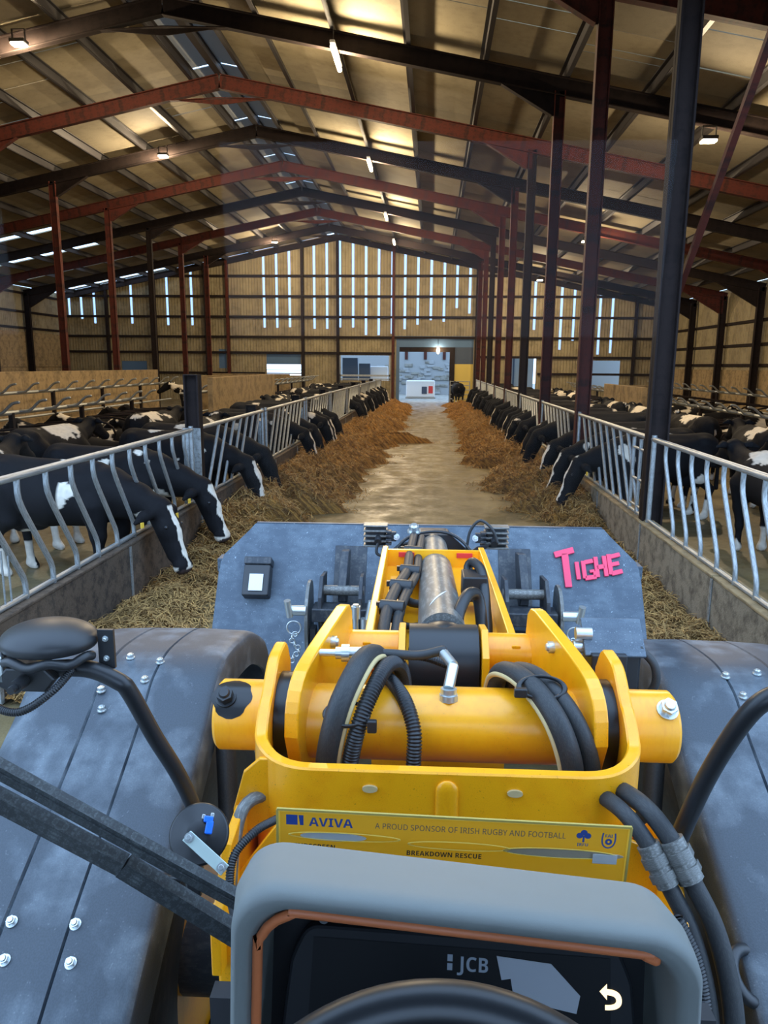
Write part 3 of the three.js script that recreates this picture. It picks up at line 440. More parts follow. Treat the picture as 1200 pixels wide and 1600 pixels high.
POSES.lie = { box: [-1.7, 1.35, -0.06, 1.15, -0.75, 0.75], bones: [[-1.3, 0.48, 0, 0.28, -0.75, 0.46, 0, 0.4], [-0.75, 0.46, 0, 0.4, -0.1, 0.5, 0, 0.33], [-1.4, 0.66, 0, 0.12, -0.05, 0.74, 0, 0.12], [0, 0.56, 0, 0.24, 0.35, 0.72, 0, 0.15], [0.35, 0.72, 0, 0.15, 0.6, 0.86, 0, 0.115], [0.62, 0.86, 0, 0.115, 0.78, 0.8, 0, 0.1], [0.78, 0.8, 0, 0.1, 1.06, 0.62, 0, 0.066], [0.68, 0.74, 0, 0.07, 0.92, 0.62, 0, 0.05],
  ...[-1, 1].flatMap((s) => [[0.6, 0.88, s * 0.09, 0.034, 0.56, 0.9, s * 0.24, 0.018], [0.05, 0.3, s * 0.2, 0.13, 0.38, 0.12, s * 0.22, 0.07], [0.38, 0.1, s * 0.22, 0.06, 0.08, 0.06, s * 0.24, 0.045]]), [-1.1, 0.36, 0.3, 0.2, -0.7, 0.2, 0.5, 0.1], [-0.7, 0.16, 0.5, 0.08, -1.0, 0.06, 0.56, 0.05]] };
const bodies = {};
function cowBody(pose, res) {
  const key = pose + res; if (bodies[key]) return bodies[key];
  const { box: b, bones } = POSES[pose], mc = new MarchingCubes(res, M.cow, false, false, 90000), half = res / 2, kk = 0.055;
  mc.isolation = 0;
  for (let z = 0; z < res; z++) for (let y = 0; y < res; y++) for (let x = 0; x < res; x++) {
    const px = lerp(b[0], b[1], (x - half) / half * 0.5 + 0.5), py = lerp(b[2], b[3], (y - half) / half * 0.5 + 0.5), pz = lerp(b[4], b[5], (z - half) / half * 0.5 + 0.5); let dist = 9;
    for (const o of bones) {
      const vx = o[4] - o[0], vy = o[5] - o[1], vz = o[6] - o[2], wx = px - o[0], wy = py - o[1], wz = pz - o[2], L = vx * vx + vy * vy + vz * vz, t = L > 1e-9 ? clamp((wx * vx + wy * vy + wz * vz) / L, 0, 1) : 0;
      const dx = wx - vx * t, dy = wy - vy * t, dz = wz - vz * t, s = Math.sqrt(dx * dx + dy * dy + dz * dz) - lerp(o[3], o[7], t), h = Math.max(kk - Math.abs(dist - s), 0) / kk; dist = Math.min(dist, s) - h * h * kk * 0.25;
    }
    mc.field[z * res * res + y * res + x] = -dist;
  }
  mc.update();
  const n = mc.count, pos = new Float32Array(n * 3);
  for (let i = 0; i < n; i++) { pos[i * 3] = lerp(b[0], b[1], mc.positionArray[i * 3] * 0.5 + 0.5); pos[i * 3 + 1] = Math.max(0.001, lerp(b[2], b[3], mc.positionArray[i * 3 + 1] * 0.5 + 0.5)); pos[i * 3 + 2] = lerp(b[4], b[5], mc.positionArray[i * 3 + 2] * 0.5 + 0.5); }
  let g = new THREE.BufferGeometry(); g.setAttribute('position', new THREE.BufferAttribute(pos, 3)); g = mergeVertices(g, 1e-4); g.computeVertexNormals();
  const p = g.attributes.position, nn = g.attributes.normal, q = V(); let out = 0; for (let i = 0; i < p.count; i += 7) { q.fromBufferAttribute(p, i); if (q.z > 0.3) out += nn.getZ(i); }
  if (out < 0) { const ix = g.index.array; for (let i = 0; i < ix.length; i += 3) { const t = ix[i]; ix[i] = ix[i + 1]; ix[i + 1] = t; } g.computeVertexNormals(); }
  return bodies[key] = g;
}
let cowSeed = 0;
function cow(pose, x, d, turn, label, { res = 44, white = 0.2, blaze = 0, tags = false, size = 1, seed = null, patch = null } = {}) {
  const src = cowBody(pose, res), g = new THREE.BufferGeometry(); g.setAttribute('position', src.attributes.position); g.setAttribute('normal', src.attributes.normal); g.setIndex(src.index);
  const s = seed ?? ++cowSeed * 3.7, p = src.attributes.position, col = new Float32Array(p.count * 3), head = pose === 'feed' ? [0.74, 0.98, 1.02, 0.28] : pose === 'stand' ? [0.68, 1.38, 1.18, 1.06] : [0.62, 0.86, 1.06, 0.62];
  for (let i = 0; i < p.count; i++) {
    const X = p.getX(i), Y = p.getY(i), Z = p.getZ(i); let w = n3(X * 1.25 + s, Y * 1.25 - s, Z * 1.5) + 0.4 * n3(X * 3 + s, Y * 3, Z * 3) > 0.62 - white ? 1 : 0;
    const inHead = pose === 'feed' ? X > 0.66 && Y < 1.0 : X > 0.58;
    if (inHead) { const hx = head[2] - head[0], hy = head[3] - head[1], l = Math.hypot(hx, hy), t = ((X - head[0]) * hx + (Y - head[1]) * hy) / (l * l), up = ((X - head[0]) * -hy + (Y - head[1]) * hx) / l; w = blaze && up > 0.005 && Math.abs(Z) < blaze * (0.6 + 0.4 * n3(X * 6 + s, Y * 6, 1)) && t > 0.05 && t < 0.95 ? 1 : 0; if (t > 0.98) { col.set([0.05, 0.035, 0.032], i * 3); continue; } }
    if (patch && Math.hypot((X - patch[0]) / patch[3], (Y - patch[1]) / patch[4], (Z - patch[2]) / 0.4) + n3(X * 5, Y * 5, Z * 5 + s) * 0.35 < 1) w = 1;
    if (pose !== 'lie' && Y < 0.34 && n3(X * 3 + s, Y * 2, Z * 3) > -0.2) w = 1;
    const f = 1 + n3(X * 14, Y * 14, Z * 14) * 0.12; col.set(w ? [0.66 * f, 0.6 * f, 0.5 * f] : [0.011 * f, 0.0105 * f, 0.0115 * f], i * 3);
  }
  g.setAttribute('color', new THREE.BufferAttribute(col, 3));
  const o = group('cow', null, W(x, 0, d)); o.rotation.y = turn; o.scale.setScalar(size); tag(o, label, 'cow', 'cows in the shed');
  mesh('cow_body', g, M.cow, o);
  if (tags) for (const sd of [-1, 1]) { const e = pose === 'feed' ? V(0.71, 0.85, sd * 0.29) : V(0.6, 1.4, sd * 0.25); mesh('ear_tag', box(0.012, 0.06, 0.05, e.x + 0.012, e.y - 0.03, e.z, 0.004), M.tagYellow, o); mesh('eye', new THREE.SphereGeometry(0.02, 10, 8).translate(pose === 'feed' ? 0.9 : 0.86, pose === 'feed' ? 0.78 : 1.34, sd * 0.128), M.black, o); if (sd > 0) mesh('collar', new THREE.TorusGeometry(0.165, 0.012, 8, 30).rotateY(Math.PI / 2).rotateZ(pose === 'feed' ? -0.42 : 0.3).translate(0.34, pose === 'feed' ? 1.05 : 1.2, 0), M.rubber, o); }
  return o;
}
const LEFT = 0, RIGHT = Math.PI;                               // facing the passage: left-hand cows look towards +x
// feeding on the left
[[7.95, -0.32, { res: 84, blaze: 0.05, tags: true, white: -0.2 }, 'black cow with thin white blaze and yellow ear tags feeding beside the stained kerb'],
  [9.35, -0.25, { res: 84, blaze: 0.075, tags: true, white: -0.2 }, 'black cow feeding just behind the nearest one, pale stripe down its face'],
  [11.75, -0.3, { res: 84, blaze: 0.1, white: -0.2 }, 'cow with broad white face feeding beyond the tall stub post']].forEach(([d, t, o, l]) => cow('feed', BL - 0.46, d, LEFT + t, l, o));
[12.95, 17.0, 18.05, 19.65, 20.5, 21.8, 29.2, 30.3, 31.6, 33.8, 35, 36.2, 38.6, 39.9, 41.2, 43.2, 44.5, 46].forEach((d, i) => cow('feed', BL - 0.5 + R0() * 0.06, d, LEFT - 0.25 + R0() * 0.35, 'black and white cow feeding through left-hand barrier, ' + ord(i + 3) + ' from the loader', { res: d < 22 ? 60 : 36, blaze: R0() < 0.45 ? 0.05 + R0() * 0.05 : 0, white: R0() * 0.2 - 0.3, size: 0.96 + R0() * 0.1 }));
// feeding on the right
[[12.35, 0.22, { res: 84, blaze: 0.045, tags: true, white: -0.2 }, 'black cow with yellow ear tags feeding next to barrier ladder frame'], [13.45, 0.2, { res: 84, blaze: 0.06, white: -0.15 }, 'cow with white cheek feeding, second from the ladder frame'], [15.0, 0.3, { res: 72, blaze: 0.08, white: -0.2 }, 'cow with long white blaze feeding, third from the ladder frame']].forEach(([d, t, o, l]) => cow('feed', BR + 0.46, d, RIGHT + t, l, o));
[16.6, 17.8, 19.7, 20.8, 21.8, 22.8, 24.3, 25.3, 26.3, 27.4, 29, 30, 31.1, 32.2, 33.8, 35, 36.5, 38.5, 40, 41.4, 43.3, 45].forEach((d, i) => cow('feed', BR + 0.44 + R0() * 0.06, d, RIGHT - 0.08 + R0() * 0.33, 'black and white cow feeding through right-hand barrier, ' + ord(i + 3) + ' from the loader', { res: d < 22 ? 60 : 36, blaze: R0() < 0.35 ? 0.05 : 0, white: R0() * 0.2 - 0.35, size: 0.96 + R0() * 0.1 }));
// standing behind the barriers
const up = Math.PI / 2;
[[-4.35, 5.75, up + 0.05, { res: 84, white: -0.4, patch: [-1.15, 0.5, 0, 0.3, 0.2] }, 'big black cow standing close behind the nearest left-hand barrier'], [-6.0, 9.75, up + 0.12, { res: 64, white: -0.3, patch: [-0.9, 1.38, 0, 0.75, 0.13] }, 'cow with long white streak along its back behind the left-hand barrier'], [-6.6, 13.2, up - 0.1, { res: 64, white: -0.3, patch: [-0.5, 1.38, 0.1, 0.45, 0.18] }, 'cow with white shoulder behind the left-hand barrier before the stub post'], [-6.3, 17.3, up - 0.1, { res: 50, white: -0.2, patch: [-1.0, 1.35, 0, 0.4, 0.2] }, 'cow with white rump among the left-hand group'], [-4.7, 15.4, up, { res: 60, white: 0.1 }, 'patched cow standing past the stub post on the left'], [-7.9, 10.9, up, { res: 50, white: -0.2 }, 'black cow standing before the inner left-hand cubicles'], [-5.2, 24.5, 2.2, { white: 0.0 }, 'black cow walking in the left-hand passage'], [-5.5, 27.6, up, { white: 0.25 }, 'patched cow standing beside the low left wall'], [-6.0, 36, 1.3, { white: 0.2 }, 'distant cow standing behind the left-hand barrier'], [-6.2, 40, -1.3, { white: 0.35 }, 'pale patched cow far along the left passage'], [-6, 44, 0.9, { white: 0.3 }, 'white-backed cow near the far gable on the left'],
  [4.0, 7.0, up - 0.06, { res: 84, white: -0.4, patch: [-1.3, 0.55, 0, 0.25, 0.4] }, 'big black cow with white hind legs close behind the nearest right-hand barrier'], [4.45, 10.3, up + 0.12, { res: 64, white: -0.3, patch: [-0.75, 1.38, 0, 0.7, 0.14] }, 'cow with white streaked back behind the right-hand barrier'], [5.6, 11.3, up + 0.2, { res: 64, white: -0.3, patch: [-0.3, 1.38, 0.1, 0.4, 0.15] }, 'black cow with white shoulders at the outer side of the near right group'], [6.2, 15.0, up - 0.1, { res: 60, white: -0.3, patch: [-1.0, 1.38, 0, 0.4, 0.2] }, 'cow with white rump patch by the second tall post'], [6.0, 18.4, up + 0.1, { res: 50, white: -0.2, patch: [-0.8, 1.38, 0, 0.35, 0.2] }, 'black cow with small white saddle behind the right-hand barrier'], [5.9, 21.8, up, { white: -0.2, patch: [-0.6, 1.38, 0, 0.6, 0.2] }, 'white-backed cow beside the third tall post'], [5.9, 25.2, up, { white: 0, patch: [-1, 1.36, 0, 0.4, 0.25] }, 'cow with white rump before the low right wall'], [6.0, 32.5, up, { white: 0.1, patch: [-0.5, 1.36, 0, 0.5, 0.25] }, 'distant white-backed cow in the right passage'], [6, 36, up, { white: 0.2 }, 'far patched cow behind the right-hand posts'], [7.9, 15.5, 2.7, { res: 60, white: -0.2, blaze: 0.08 }, 'black cow with white face looking out before the inner right cubicles'],
  [-10.9, 32.6, 3.0, { white: 0.75, blaze: 0 , size: 1.15 }, 'mostly white cow standing up at the left concrete wall'], [1.55, 48.9, up + 0.12, { white: -0.3 }, 'black cow standing in the passage by the far gate']].forEach(([x, d, t, o, l]) => cow('stand', x, d, t, l, o));
// lying in the cubicles
[[8.0, 19.9], [8.0, 21.1], [8.0, 23.3], [11.6, 26.6], [11.6, 29], [11.6, 31.4], [11.6, 33.8], [11.6, 36.2]].forEach(([x, d], i) => cow('lie', x, d, 0.05, 'cow lying in the right-hand cubicles, ' + ord(i) + ' from the loader', { white: 0.12, blaze: i % 2 ? 0.08 : 0 }));
[[-8.4, 13.9], [-8.4, 16.2], [-8.4, 18.5], [-8.4, 20.8], [-10.9, 17.5], [-10.9, 19.9], [-10.9, 22.3], [-10.9, 25.9], [-10.9, 27.4]].forEach(([x, d], i) => cow('lie', x, d, Math.PI - 0.05, 'cow lying in the left-hand cubicles, ' + ord(i) + ' from the loader', { white: 0.18, blaze: i % 2 ? 0.09 : 0 }));
{ const g = group('yard_gate', null, W(1.75, 0, 50.6)); tag(g, 'galvanised rail gate across the end of the right-hand kerb', 'gate'); for (const y of [0.3, 0.6, 0.9, 1.2, 1.45]) mesh('rail', rod(V(-0.55, y, 0), V(0.75, y, 0), 0.03), M.galv, g); for (const x of [-0.55, 0.75]) mesh('upright', rod(V(x, 0, 0), V(x, 1.5, 0), 0.035), M.galv, g); }
// ---------------------------------------------------------------- the loader (local x: metres right of its centre line, d: metres ahead of the eye)
const loader = group('wheel_loader', null, V(0.072 * Math.cos(0.0178), 0, -0.072 * Math.sin(0.0178))); loader.rotation.y = 0.0178;
tag(loader, 'yellow and black wheel loader seen from its cab, bucket raised over the feed passage', 'loader');
const part = (name, geo, mat, parent = loader) => mesh(name, geo, mat, parent);
{ // wheels and mudguards
  const prof = new THREE.CatmullRomCurve3([V(2.86, 1.2, 0), V(2.76, 1.42, 0), V(2.5, 1.56, 0), V(2.2, 1.605, 0), V(2.04, 1.58, 0), V(1.92, 1.5, 0), V(1.7, 1.375, 0), V(1.42, 1.22, 0), V(1.2, 1.06, 0), V(1.05, 0.85, 0), V(1.0, 0.6, 0)], false, 'catmullrom', 0.4);
  const cross = [[0.655, -0.12], [0.655, -0.03], [0.662, -0.012], [0.68, -0.002], [0.70, 0.0], [0.83, 0.004], [0.846, 0.004], [0.85, -0.004], [0.854, 0.004], [0.87, 0.004], [0.99, 0.002], [1.0, 0.002], [1.005, -0.005], [1.01, 0.002], [1.02, 0.002], [1.14, -0.004], [1.2, -0.015], [1.24, -0.04], [1.265, -0.085], [1.27, -0.15]];
  for (const s of [-1, 1]) {
    const surf = (u, v) => { const t = prof.getPoint(u), a = prof.getPoint(Math.max(0, u - 0.01)), b = prof.getPoint(Math.min(1, u + 0.01)), n = V(-(b.y - a.y), b.x - a.x, 0).normalize().multiplyScalar(-1); const i = v * (cross.length - 1), k = Math.min(cross.length - 2, Math.floor(i)), c = cross[k], e = cross[k + 1], f = i - k, x = lerp(c[0], e[0], f), h = lerp(c[1], e[1], f); return W(s * x, t.y + n.y * h, t.x + n.x * h); };
    const fen = group('mudguard', loader); fen.userData.label = s < 0 ? 'scuffed black plastic mudguard below the mirror' : 'scuffed black plastic mudguard on the bucket letters side';
    mesh('mudguard_shell', shell(70, cross.length * 2 - 2, surf, 0.01, s), M.plastic, fen);
    const onto = (x, d) => { let best = null; for (let i = 0; i <= 400; i++) { const p = prof.getPoint(i / 400); if (!best || Math.abs(p.x - d) < Math.abs(best.x - d)) best = p; } return W(s * x, best.y + 0.004, best.x); };
    for (const [x, d] of [...(s < 0 ? [[0.837, 1.44], [0.986, 1.44], [0.82, 1.375], [0.97, 1.375]] : []), [0.99, 1.99], [0.97, 1.94], [0.87, 2.02], [0.85, 2.1], [0.95, 2.12]]) part('bolt', hexBolt(onto(x, d), V(0, 1, d < 1.6 ? 0.55 : 0.08), 0.0105, 0.011), M.zinc, fen);
    // inner flange and a sleeve hose behind it
    part('stay', tube([W(s * 0.63, 1.45, 2.0), W(s * 0.6, 1.2, 1.9), W(s * 0.57, 0.95, 1.75)], 0.03, 20, 10), M.rubber, fen);
    if (s > 0) part('grab_ring', new THREE.TorusGeometry(0.05, 0.014, 10, 24).rotateY(0.5).rotateX(-0.9).translate(s * 0.67, 1.2, -1.42), M.black, fen);
    // tyre
    const ty = group('front_wheel', loader); ty.position.copy(W(s * 0.93, 0.66, 2.12));
    const lp = smooth([[0.36, -0.2], [0.5, -0.235], [0.62, -0.235], [0.69, -0.19], [0.705, -0.1], [0.705, 0.1], [0.69, 0.19], [0.62, 0.235], [0.5, 0.235], [0.36, 0.2]], 40, false);
    mesh('tyre', new THREE.LatheGeometry(lp.map((p) => new THREE.Vector2(p[0], p[1])), 48).rotateZ(Math.PI / 2), M.rubber, ty);
    const lugs = []; for (let i = 0; i < 22; i++) for (const e of [-1, 1]) { const b = new THREE.BoxGeometry(0.24, 0.05, 0.055); b.rotateY(e * 0.6); b.translate(e * 0.11, 0.7, 0); b.rotateX((i + (e > 0 ? 0.5 : 0)) / 22 * Math.PI * 2); lugs.push(b); } mesh('tread', lugs, M.rubber, ty);
    mesh('rim', new THREE.CylinderGeometry(0.36, 0.36, 0.36, 32).rotateZ(Math.PI / 2), M.yellow, ty);
  }
  part('axle', rod(W(-0.75, 0.72, 1.95), W(0.75, 0.72, 1.95), 0.12, 0.12, 16), M.steelDark);
  part('front_chassis', [span(-0.34, 0.34, 0.55, 1.25, -2.15, -1.3, 0.03), span(-0.42, 0.42, 0.6, 1.0, -1.5, -0.9, 0.03)], M.steelDark);
}
{ // loader tower: a U of thick plate with two ears
  const path = [], tw = 0.028;
  const pts = [[-0.415, 1.84], [-0.415, 1.54]]; for (let i = 1; i <= 8; i++) { const a = Math.PI + i / 8 * Math.PI / 2; pts.push([-0.285 + Math.cos(a) * 0.13, 1.54 + Math.sin(a) * 0.13]); } const half = pts.slice(); for (const [x, d] of half.reverse()) pts.push([-x, d]);
  const c = new THREE.CurvePath(); for (let i = 0; i + 1 < pts.length; i++) c.add(new THREE.LineCurve3(V(pts[i][0], pts[i][1], 0), V(pts[i + 1][0], pts[i + 1][1], 0)));
  const n = 150, P0 = []; for (let i = 0; i <= n; i++) P0.push(c.getPointAt(i / n));
  const topY = (p) => { const d = p.y; return d < 1.5 ? 1.675 + 0.012 * sm(1.41, 1.5, d) : d < 1.6 ? lerp(1.687, 1.74, sm(1.5, 1.6, d)) : d < 1.76 ? lerp(1.74, 1.803, Math.sin(sm(1.58, 1.74, d) * Math.PI / 2)) : lerp(1.803, 1.73, sm(1.76, 1.85, d) ** 2); };
  const ring = (i) => { const p = P0[i], a = P0[Math.max(0, i - 1)], b = P0[Math.min(n, i + 1)], t = b.clone().sub(a).normalize(), nn = V(t.y, -t.x, 0), y = topY(p), e = 0.004; const o = [[1, 1.0, 0], [1, y - e, 0], [0.72, y, 0], [-0.72, y, 0], [-1, y - e, 0], [-1, 1.0, 0]]; return o.map(([k, yy]) => W(p.x + nn.x * tw / 2 * k, yy, p.y + nn.y * tw / 2 * k)); };
  const pos = [], idx = []; for (let i = 0; i <= n; i++) ring(i).forEach((v) => pos.push(v.x, v.y, v.z));
  for (let i = 0; i < n; i++) for (let j = 0; j < 6; j++) { const a = i * 6 + j, b = i * 6 + (j + 1) % 6, d = a + 6, e = b + 6; idx.push(a, b, d, b, e, d); }
  for (const i of [0, n]) for (let j = 1; j < 5; j++) idx.push(i * 6, i * 6 + j + (i ? 1 : 0), i * 6 + j + (i ? 0 : 1));
  let g = new THREE.BufferGeometry(); g.setAttribute('position', new THREE.Float32BufferAttribute(pos, 3)); g.setIndex(idx); g = toCreasedNormals(g, 0.6);
  const tower = group('loader_tower', loader);
  part('tower_plate', boxUV(g), M.yellow, tower);
  for (const x of [-0.15, 0.15]) { const h = new THREE.CylinderGeometry(0.016, 0.016, 0.01, 20).rotateX(Math.PI / 2); h.scale(1, 0.5, 1); h.translate(x - 0.01, 1.635, -1.396); part('drain_hole', h, M.braid, tower); }
  part('weld_rib', [new THREE.CapsuleGeometry(0.024, 0.12, 4, 12).scale(1, 1, 0.35).translate(0.0, 1.575, -1.394)], M.yellow, tower);
  for (const s of [-1, 1]) {
    part('pin_boss', [rod(W(s * 0.42, 1.64, 1.7), W(s * 0.548, 1.64, 1.7), 0.086, 0.086, 40), rod(W(s * 0.548, 1.64, 1.7), W(s * 0.556, 1.64, 1.7), 0.086, 0.078, 40)], M.yellow, tower);
    part('pin_bolt', hexBolt(W(s * 0.525, 1.64 + 0.086 * 0.78, 1.7 - 0.086 * 0.62), V(0, 0.78, 0.62), 0.02, 0.022), s < 0 ? M.black : M.zinc, tower);
    if (s < 0) { const a = new THREE.CylinderGeometry(0.0868, 0.0868, 0.085, 40, 1, true, 0, 1.5); a.rotateZ(Math.PI / 2); a.rotateX(-0.1); a.translate(-0.51, 1.64, -1.7); part('grease_stain', shell(14, 12, (u, v) => { const th = lerp(-0.05, 1.25, u), w = 0.048 * Math.sqrt(Math.max(0.02, 1 - (2 * u - 1) ** 2)) * (1 + 0.12 * n2(u * 3, 3)), x = -0.512 + (v - 0.5) * 2 * w; return W(x, 1.64 + Math.cos(th) * 0.0868, 1.7 - Math.sin(th) * 0.0868); }, 0.0006), M.grease, tower); }
    part('seal_ring', rod(W(s * 0.345, 1.645, 1.69), W(s * 0.4, 1.645, 1.69), 0.108, 0.108, 32), M.grease, tower);
    // lower brackets beside the tower
    part('tower_bracket', [sidePlate([[1.2, 1.35], [1.2, 1.44], [1.3, 1.56], [1.42, 1.57], [1.6, 1.4], [1.6, 1.2]], s * 0.44, 0.02, 0.003), span(s * 0.38, s * 0.45, 1.2, 1.4, -1.5, -1.24, 0.008)], M.yellow, tower);
  }
  part('step_cover', [plate([[-0.46, 1.55], [-0.435, 1.64], [-0.40, 1.672], [-0.37, 1.672], [-0.37, 1.5], [-0.46, 1.5]], 0.012, 0.003).translate(0, 0, -1.44), plate([[-0.5, 1.36], [-0.35, 1.57], [-0.35, 1.3], [-0.44, 1.3]], 0.014, 0.003).translate(0, 0, -1.36)], M.yellow, tower);
  part('step_cover', [plate([[0.35, 1.57], [0.4, 1.55], [0.46, 1.46], [0.46, 1.3], [0.35, 1.3]], 0.014, 0.003).translate(0, 0, -1.36)], M.yellow, tower);
}
const boom = group('boom', loader);
{ // boom: two rear plates, cross tubes, channel forward
  const yaw = Math.atan2(0.075, 0.56);
  for (const s of [-1, 1]) {
    const o = smooth([[1.55, 1.66], [1.565, 1.735], [1.62, 1.785], [1.72, 1.8], [1.9, 1.808], [2.05, 1.812]], 14, false).concat([[2.09, 1.805], [2.115, 1.78], [2.125, 1.72], [2.125, 1.5], [1.9, 1.46], [1.68, 1.5], [1.58, 1.58]]);
    const g = sidePlate(o, 0, 0.034, 0.004); g.translate(0, 0, 1.55); g.rotateY(s * yaw); g.translate(s * 0.352, 0, -1.55);
    part('boom_plate', g, M.yellow, boom);
    part('bolt_head', hexBolt(W(s * 0.302, 1.775, 1.86), V(-s, 0, 0.1), 0.016, 0.02), M.zinc, boom);
    part('trunnion_lug', sidePlate([[1.94, 1.5], [1.95, 1.7], [2.02, 1.76], [2.12, 1.74], [2.16, 1.6], [2.14, 1.45]], s * 0.118 + 0.01, 0.02, 0.003), M.yellow, boom);
  }
  part('cross_tube', rod(W(-0.345, 1.63, 1.7), W(0.345, 1.63, 1.7), 0.09, 0.09, 48), M.yellow, boom);
  part('cross_tube', [rod(W(-0.285, 1.658, 2.1), W(-0.12, 1.658, 2.1), 0.06, 0.06, 32), rod(W(0.14, 1.658, 2.1), W(0.29, 1.658, 2.1), 0.06, 0.06, 32)], M.yellow, boom);
  // forward channel
  for (const s of [-1, 1]) part('boom_side', sidePlate([[2.05, 1.7], [2.5, 1.7], [3.2, 1.69], [3.3, 1.685], [3.34, 1.62], [3.4, 1.1], [3.1, 1.25], [2.05, 1.4]], s * 0.218 + 0.006, 0.026, 0.004), M.yellow, boom);
  part('boom_floor', [between(W(0.006, 1.585, 2.05), W(0.006, 1.6, 3.26), 0.42, 0.02), between(W(-0.2, 1.645, 3.24), W(0.21, 1.645, 3.24), 0.02, 0.08)], M.yellow, boom);
  part('boom_web', span(-0.2, 0.21, 1.2, 1.58, -3.2, -2.1), M.yellow, boom);
  part('red_reflector', [span(-0.15, -0.08, 1.655, 1.675, -3.23, -3.22), span(0.11, 0.18, 1.655, 1.675, -3.23, -3.22)], M.redPaint, boom);
  // lift arms down to the bucket hitch
  for (const s of [-1, 1]) part('boom_tip', sidePlate([[3.1, 1.55], [3.4, 1.5], [4.05, 1.15], [4.2, 0.95], [4.1, 0.85], [3.3, 1.2]], s * 0.2, 0.05, 0.005), M.yellow, boom);
}
const ram = group('tilt_ram', loader);
{
  part('trunnion', [rod(W(-0.088, 1.645, 2.07), W(0.112, 1.645, 2.07), 0.105, 0.105, 40), new THREE.SphereGeometry(0.104, 32, 20).scale(1, 1, 1).translate(0.012, 1.65, -2.09)], M.black, ram);
  part('barrel', [rod(W(0.012, 1.69, 2.14), W(0.02, 1.545, 3.86), 0.075, 0.072, 40), rod(W(0.02, 1.545, 3.86), W(0.02, 1.54, 3.93), 0.072, 0.05, 32)], M.barrel, ram);
  part('scratch', shell(10, 3, (u, v) => { const d = lerp(2.27, 2.47, u), th = lerp(-0.55, 0.35, u) + (v - 0.5) * 0.1 * Math.sin(u * Math.PI), ay = lerp(1.69, 1.545, (d - 2.14) / 1.72); return W(0.012 + Math.sin(th) * 0.0756, ay + Math.cos(th) * 0.0756, d); }, 0.0006), M.paper, ram);
  part('ram_end', [span(-0.075, 0.115, 1.43, 1.6, -4.12, -3.92, 0.03), rod(W(-0.1, 1.52, 4.05), W(0.14, 1.52, 4.05), 0.05, 0.05, 20)], M.steelDark, ram);
  const x = 0.115; // hard pipes looping over the ram
  part('pipe', tube([W(0.06, 1.7, 2.22), W(0.068, 1.735, 2.25), W(0.1, 1.765, 2.33), W(0.135, 1.745, 2.38), W(0.15, 1.66, 2.36), W(0.15, 1.58, 2.3)], 0.02, 40, 12), M.black, ram);
  part('pipe', tube([W(0.13, 1.7, 2.74), W(0.13, 1.745, 2.76), W(0.15, 1.765, 2.74), W(0.175, 1.74, 2.66), W(0.18, 1.64, 2.5), W(0.18, 1.58, 2.42)], 0.018, 40, 12), M.black, ram);
  part('pipe_block', [span(0.1, 0.19, 1.65, 1.745, -2.72, -2.6, 0.006)], M.black, ram);
  part('pipe', tube([W(-0.07, 1.6, 2.2), W(-0.03, 1.63, 2.16), W(0.1, 1.6, 2.2), W(0.17, 1.56, 2.3)], 0.014, 20, 10), M.black, ram);
  // hoses beside the barrel
  const H = [W(-0.085, 1.64, 3.72), W(-0.1, 1.66, 3.3), W(-0.11, 1.665, 2.95), W(-0.14, 1.69, 2.65), W(-0.165, 1.69, 2.4), W(-0.175, 1.66, 2.2)];
  part('hose', tube(H, 0.02, 60, 12), M.rubber, ram); part('hose', tube(H.map((p) => p.clone().add(V(0.04, -0.012, 0))), 0.018, 60, 12), M.rubber, ram);
  for (const i of [1, 2, 3, 4]) part('cable_tie', [rod(H[i].clone().add(V(-0.025, 0, -0.008)), H[i].clone().add(V(0.055, 0, 0.006)), 0.027, 0.027, 12), box(0.02, 0.02, 0.016, H[i].x - 0.03, H[i].y + 0.012, H[i].z)], M.black, ram);
  part('coupling', [rod(H[5].clone().add(V(0.005, -0.02, -0.08)), H[5].clone().add(V(0, 0.0, 0.03)), 0.024, 0.024, 6), hexBolt(W(-0.085, 1.655, 3.74), V(0, 1, 0.3), 0.028, 0.03)], M.zinc, ram);
  part('hose', tube([W(-0.14, 1.66, 2.66), W(-0.09, 1.64, 2.62), W(-0.05, 1.64, 2.6)], 0.016, 16, 10), M.rubber, ram); part('hose', tube([W(-0.16, 1.64, 2.44), W(-0.1, 1.62, 2.42), W(-0.05, 1.63, 2.4)], 0.012, 16, 10), M.rubber, ram);
}
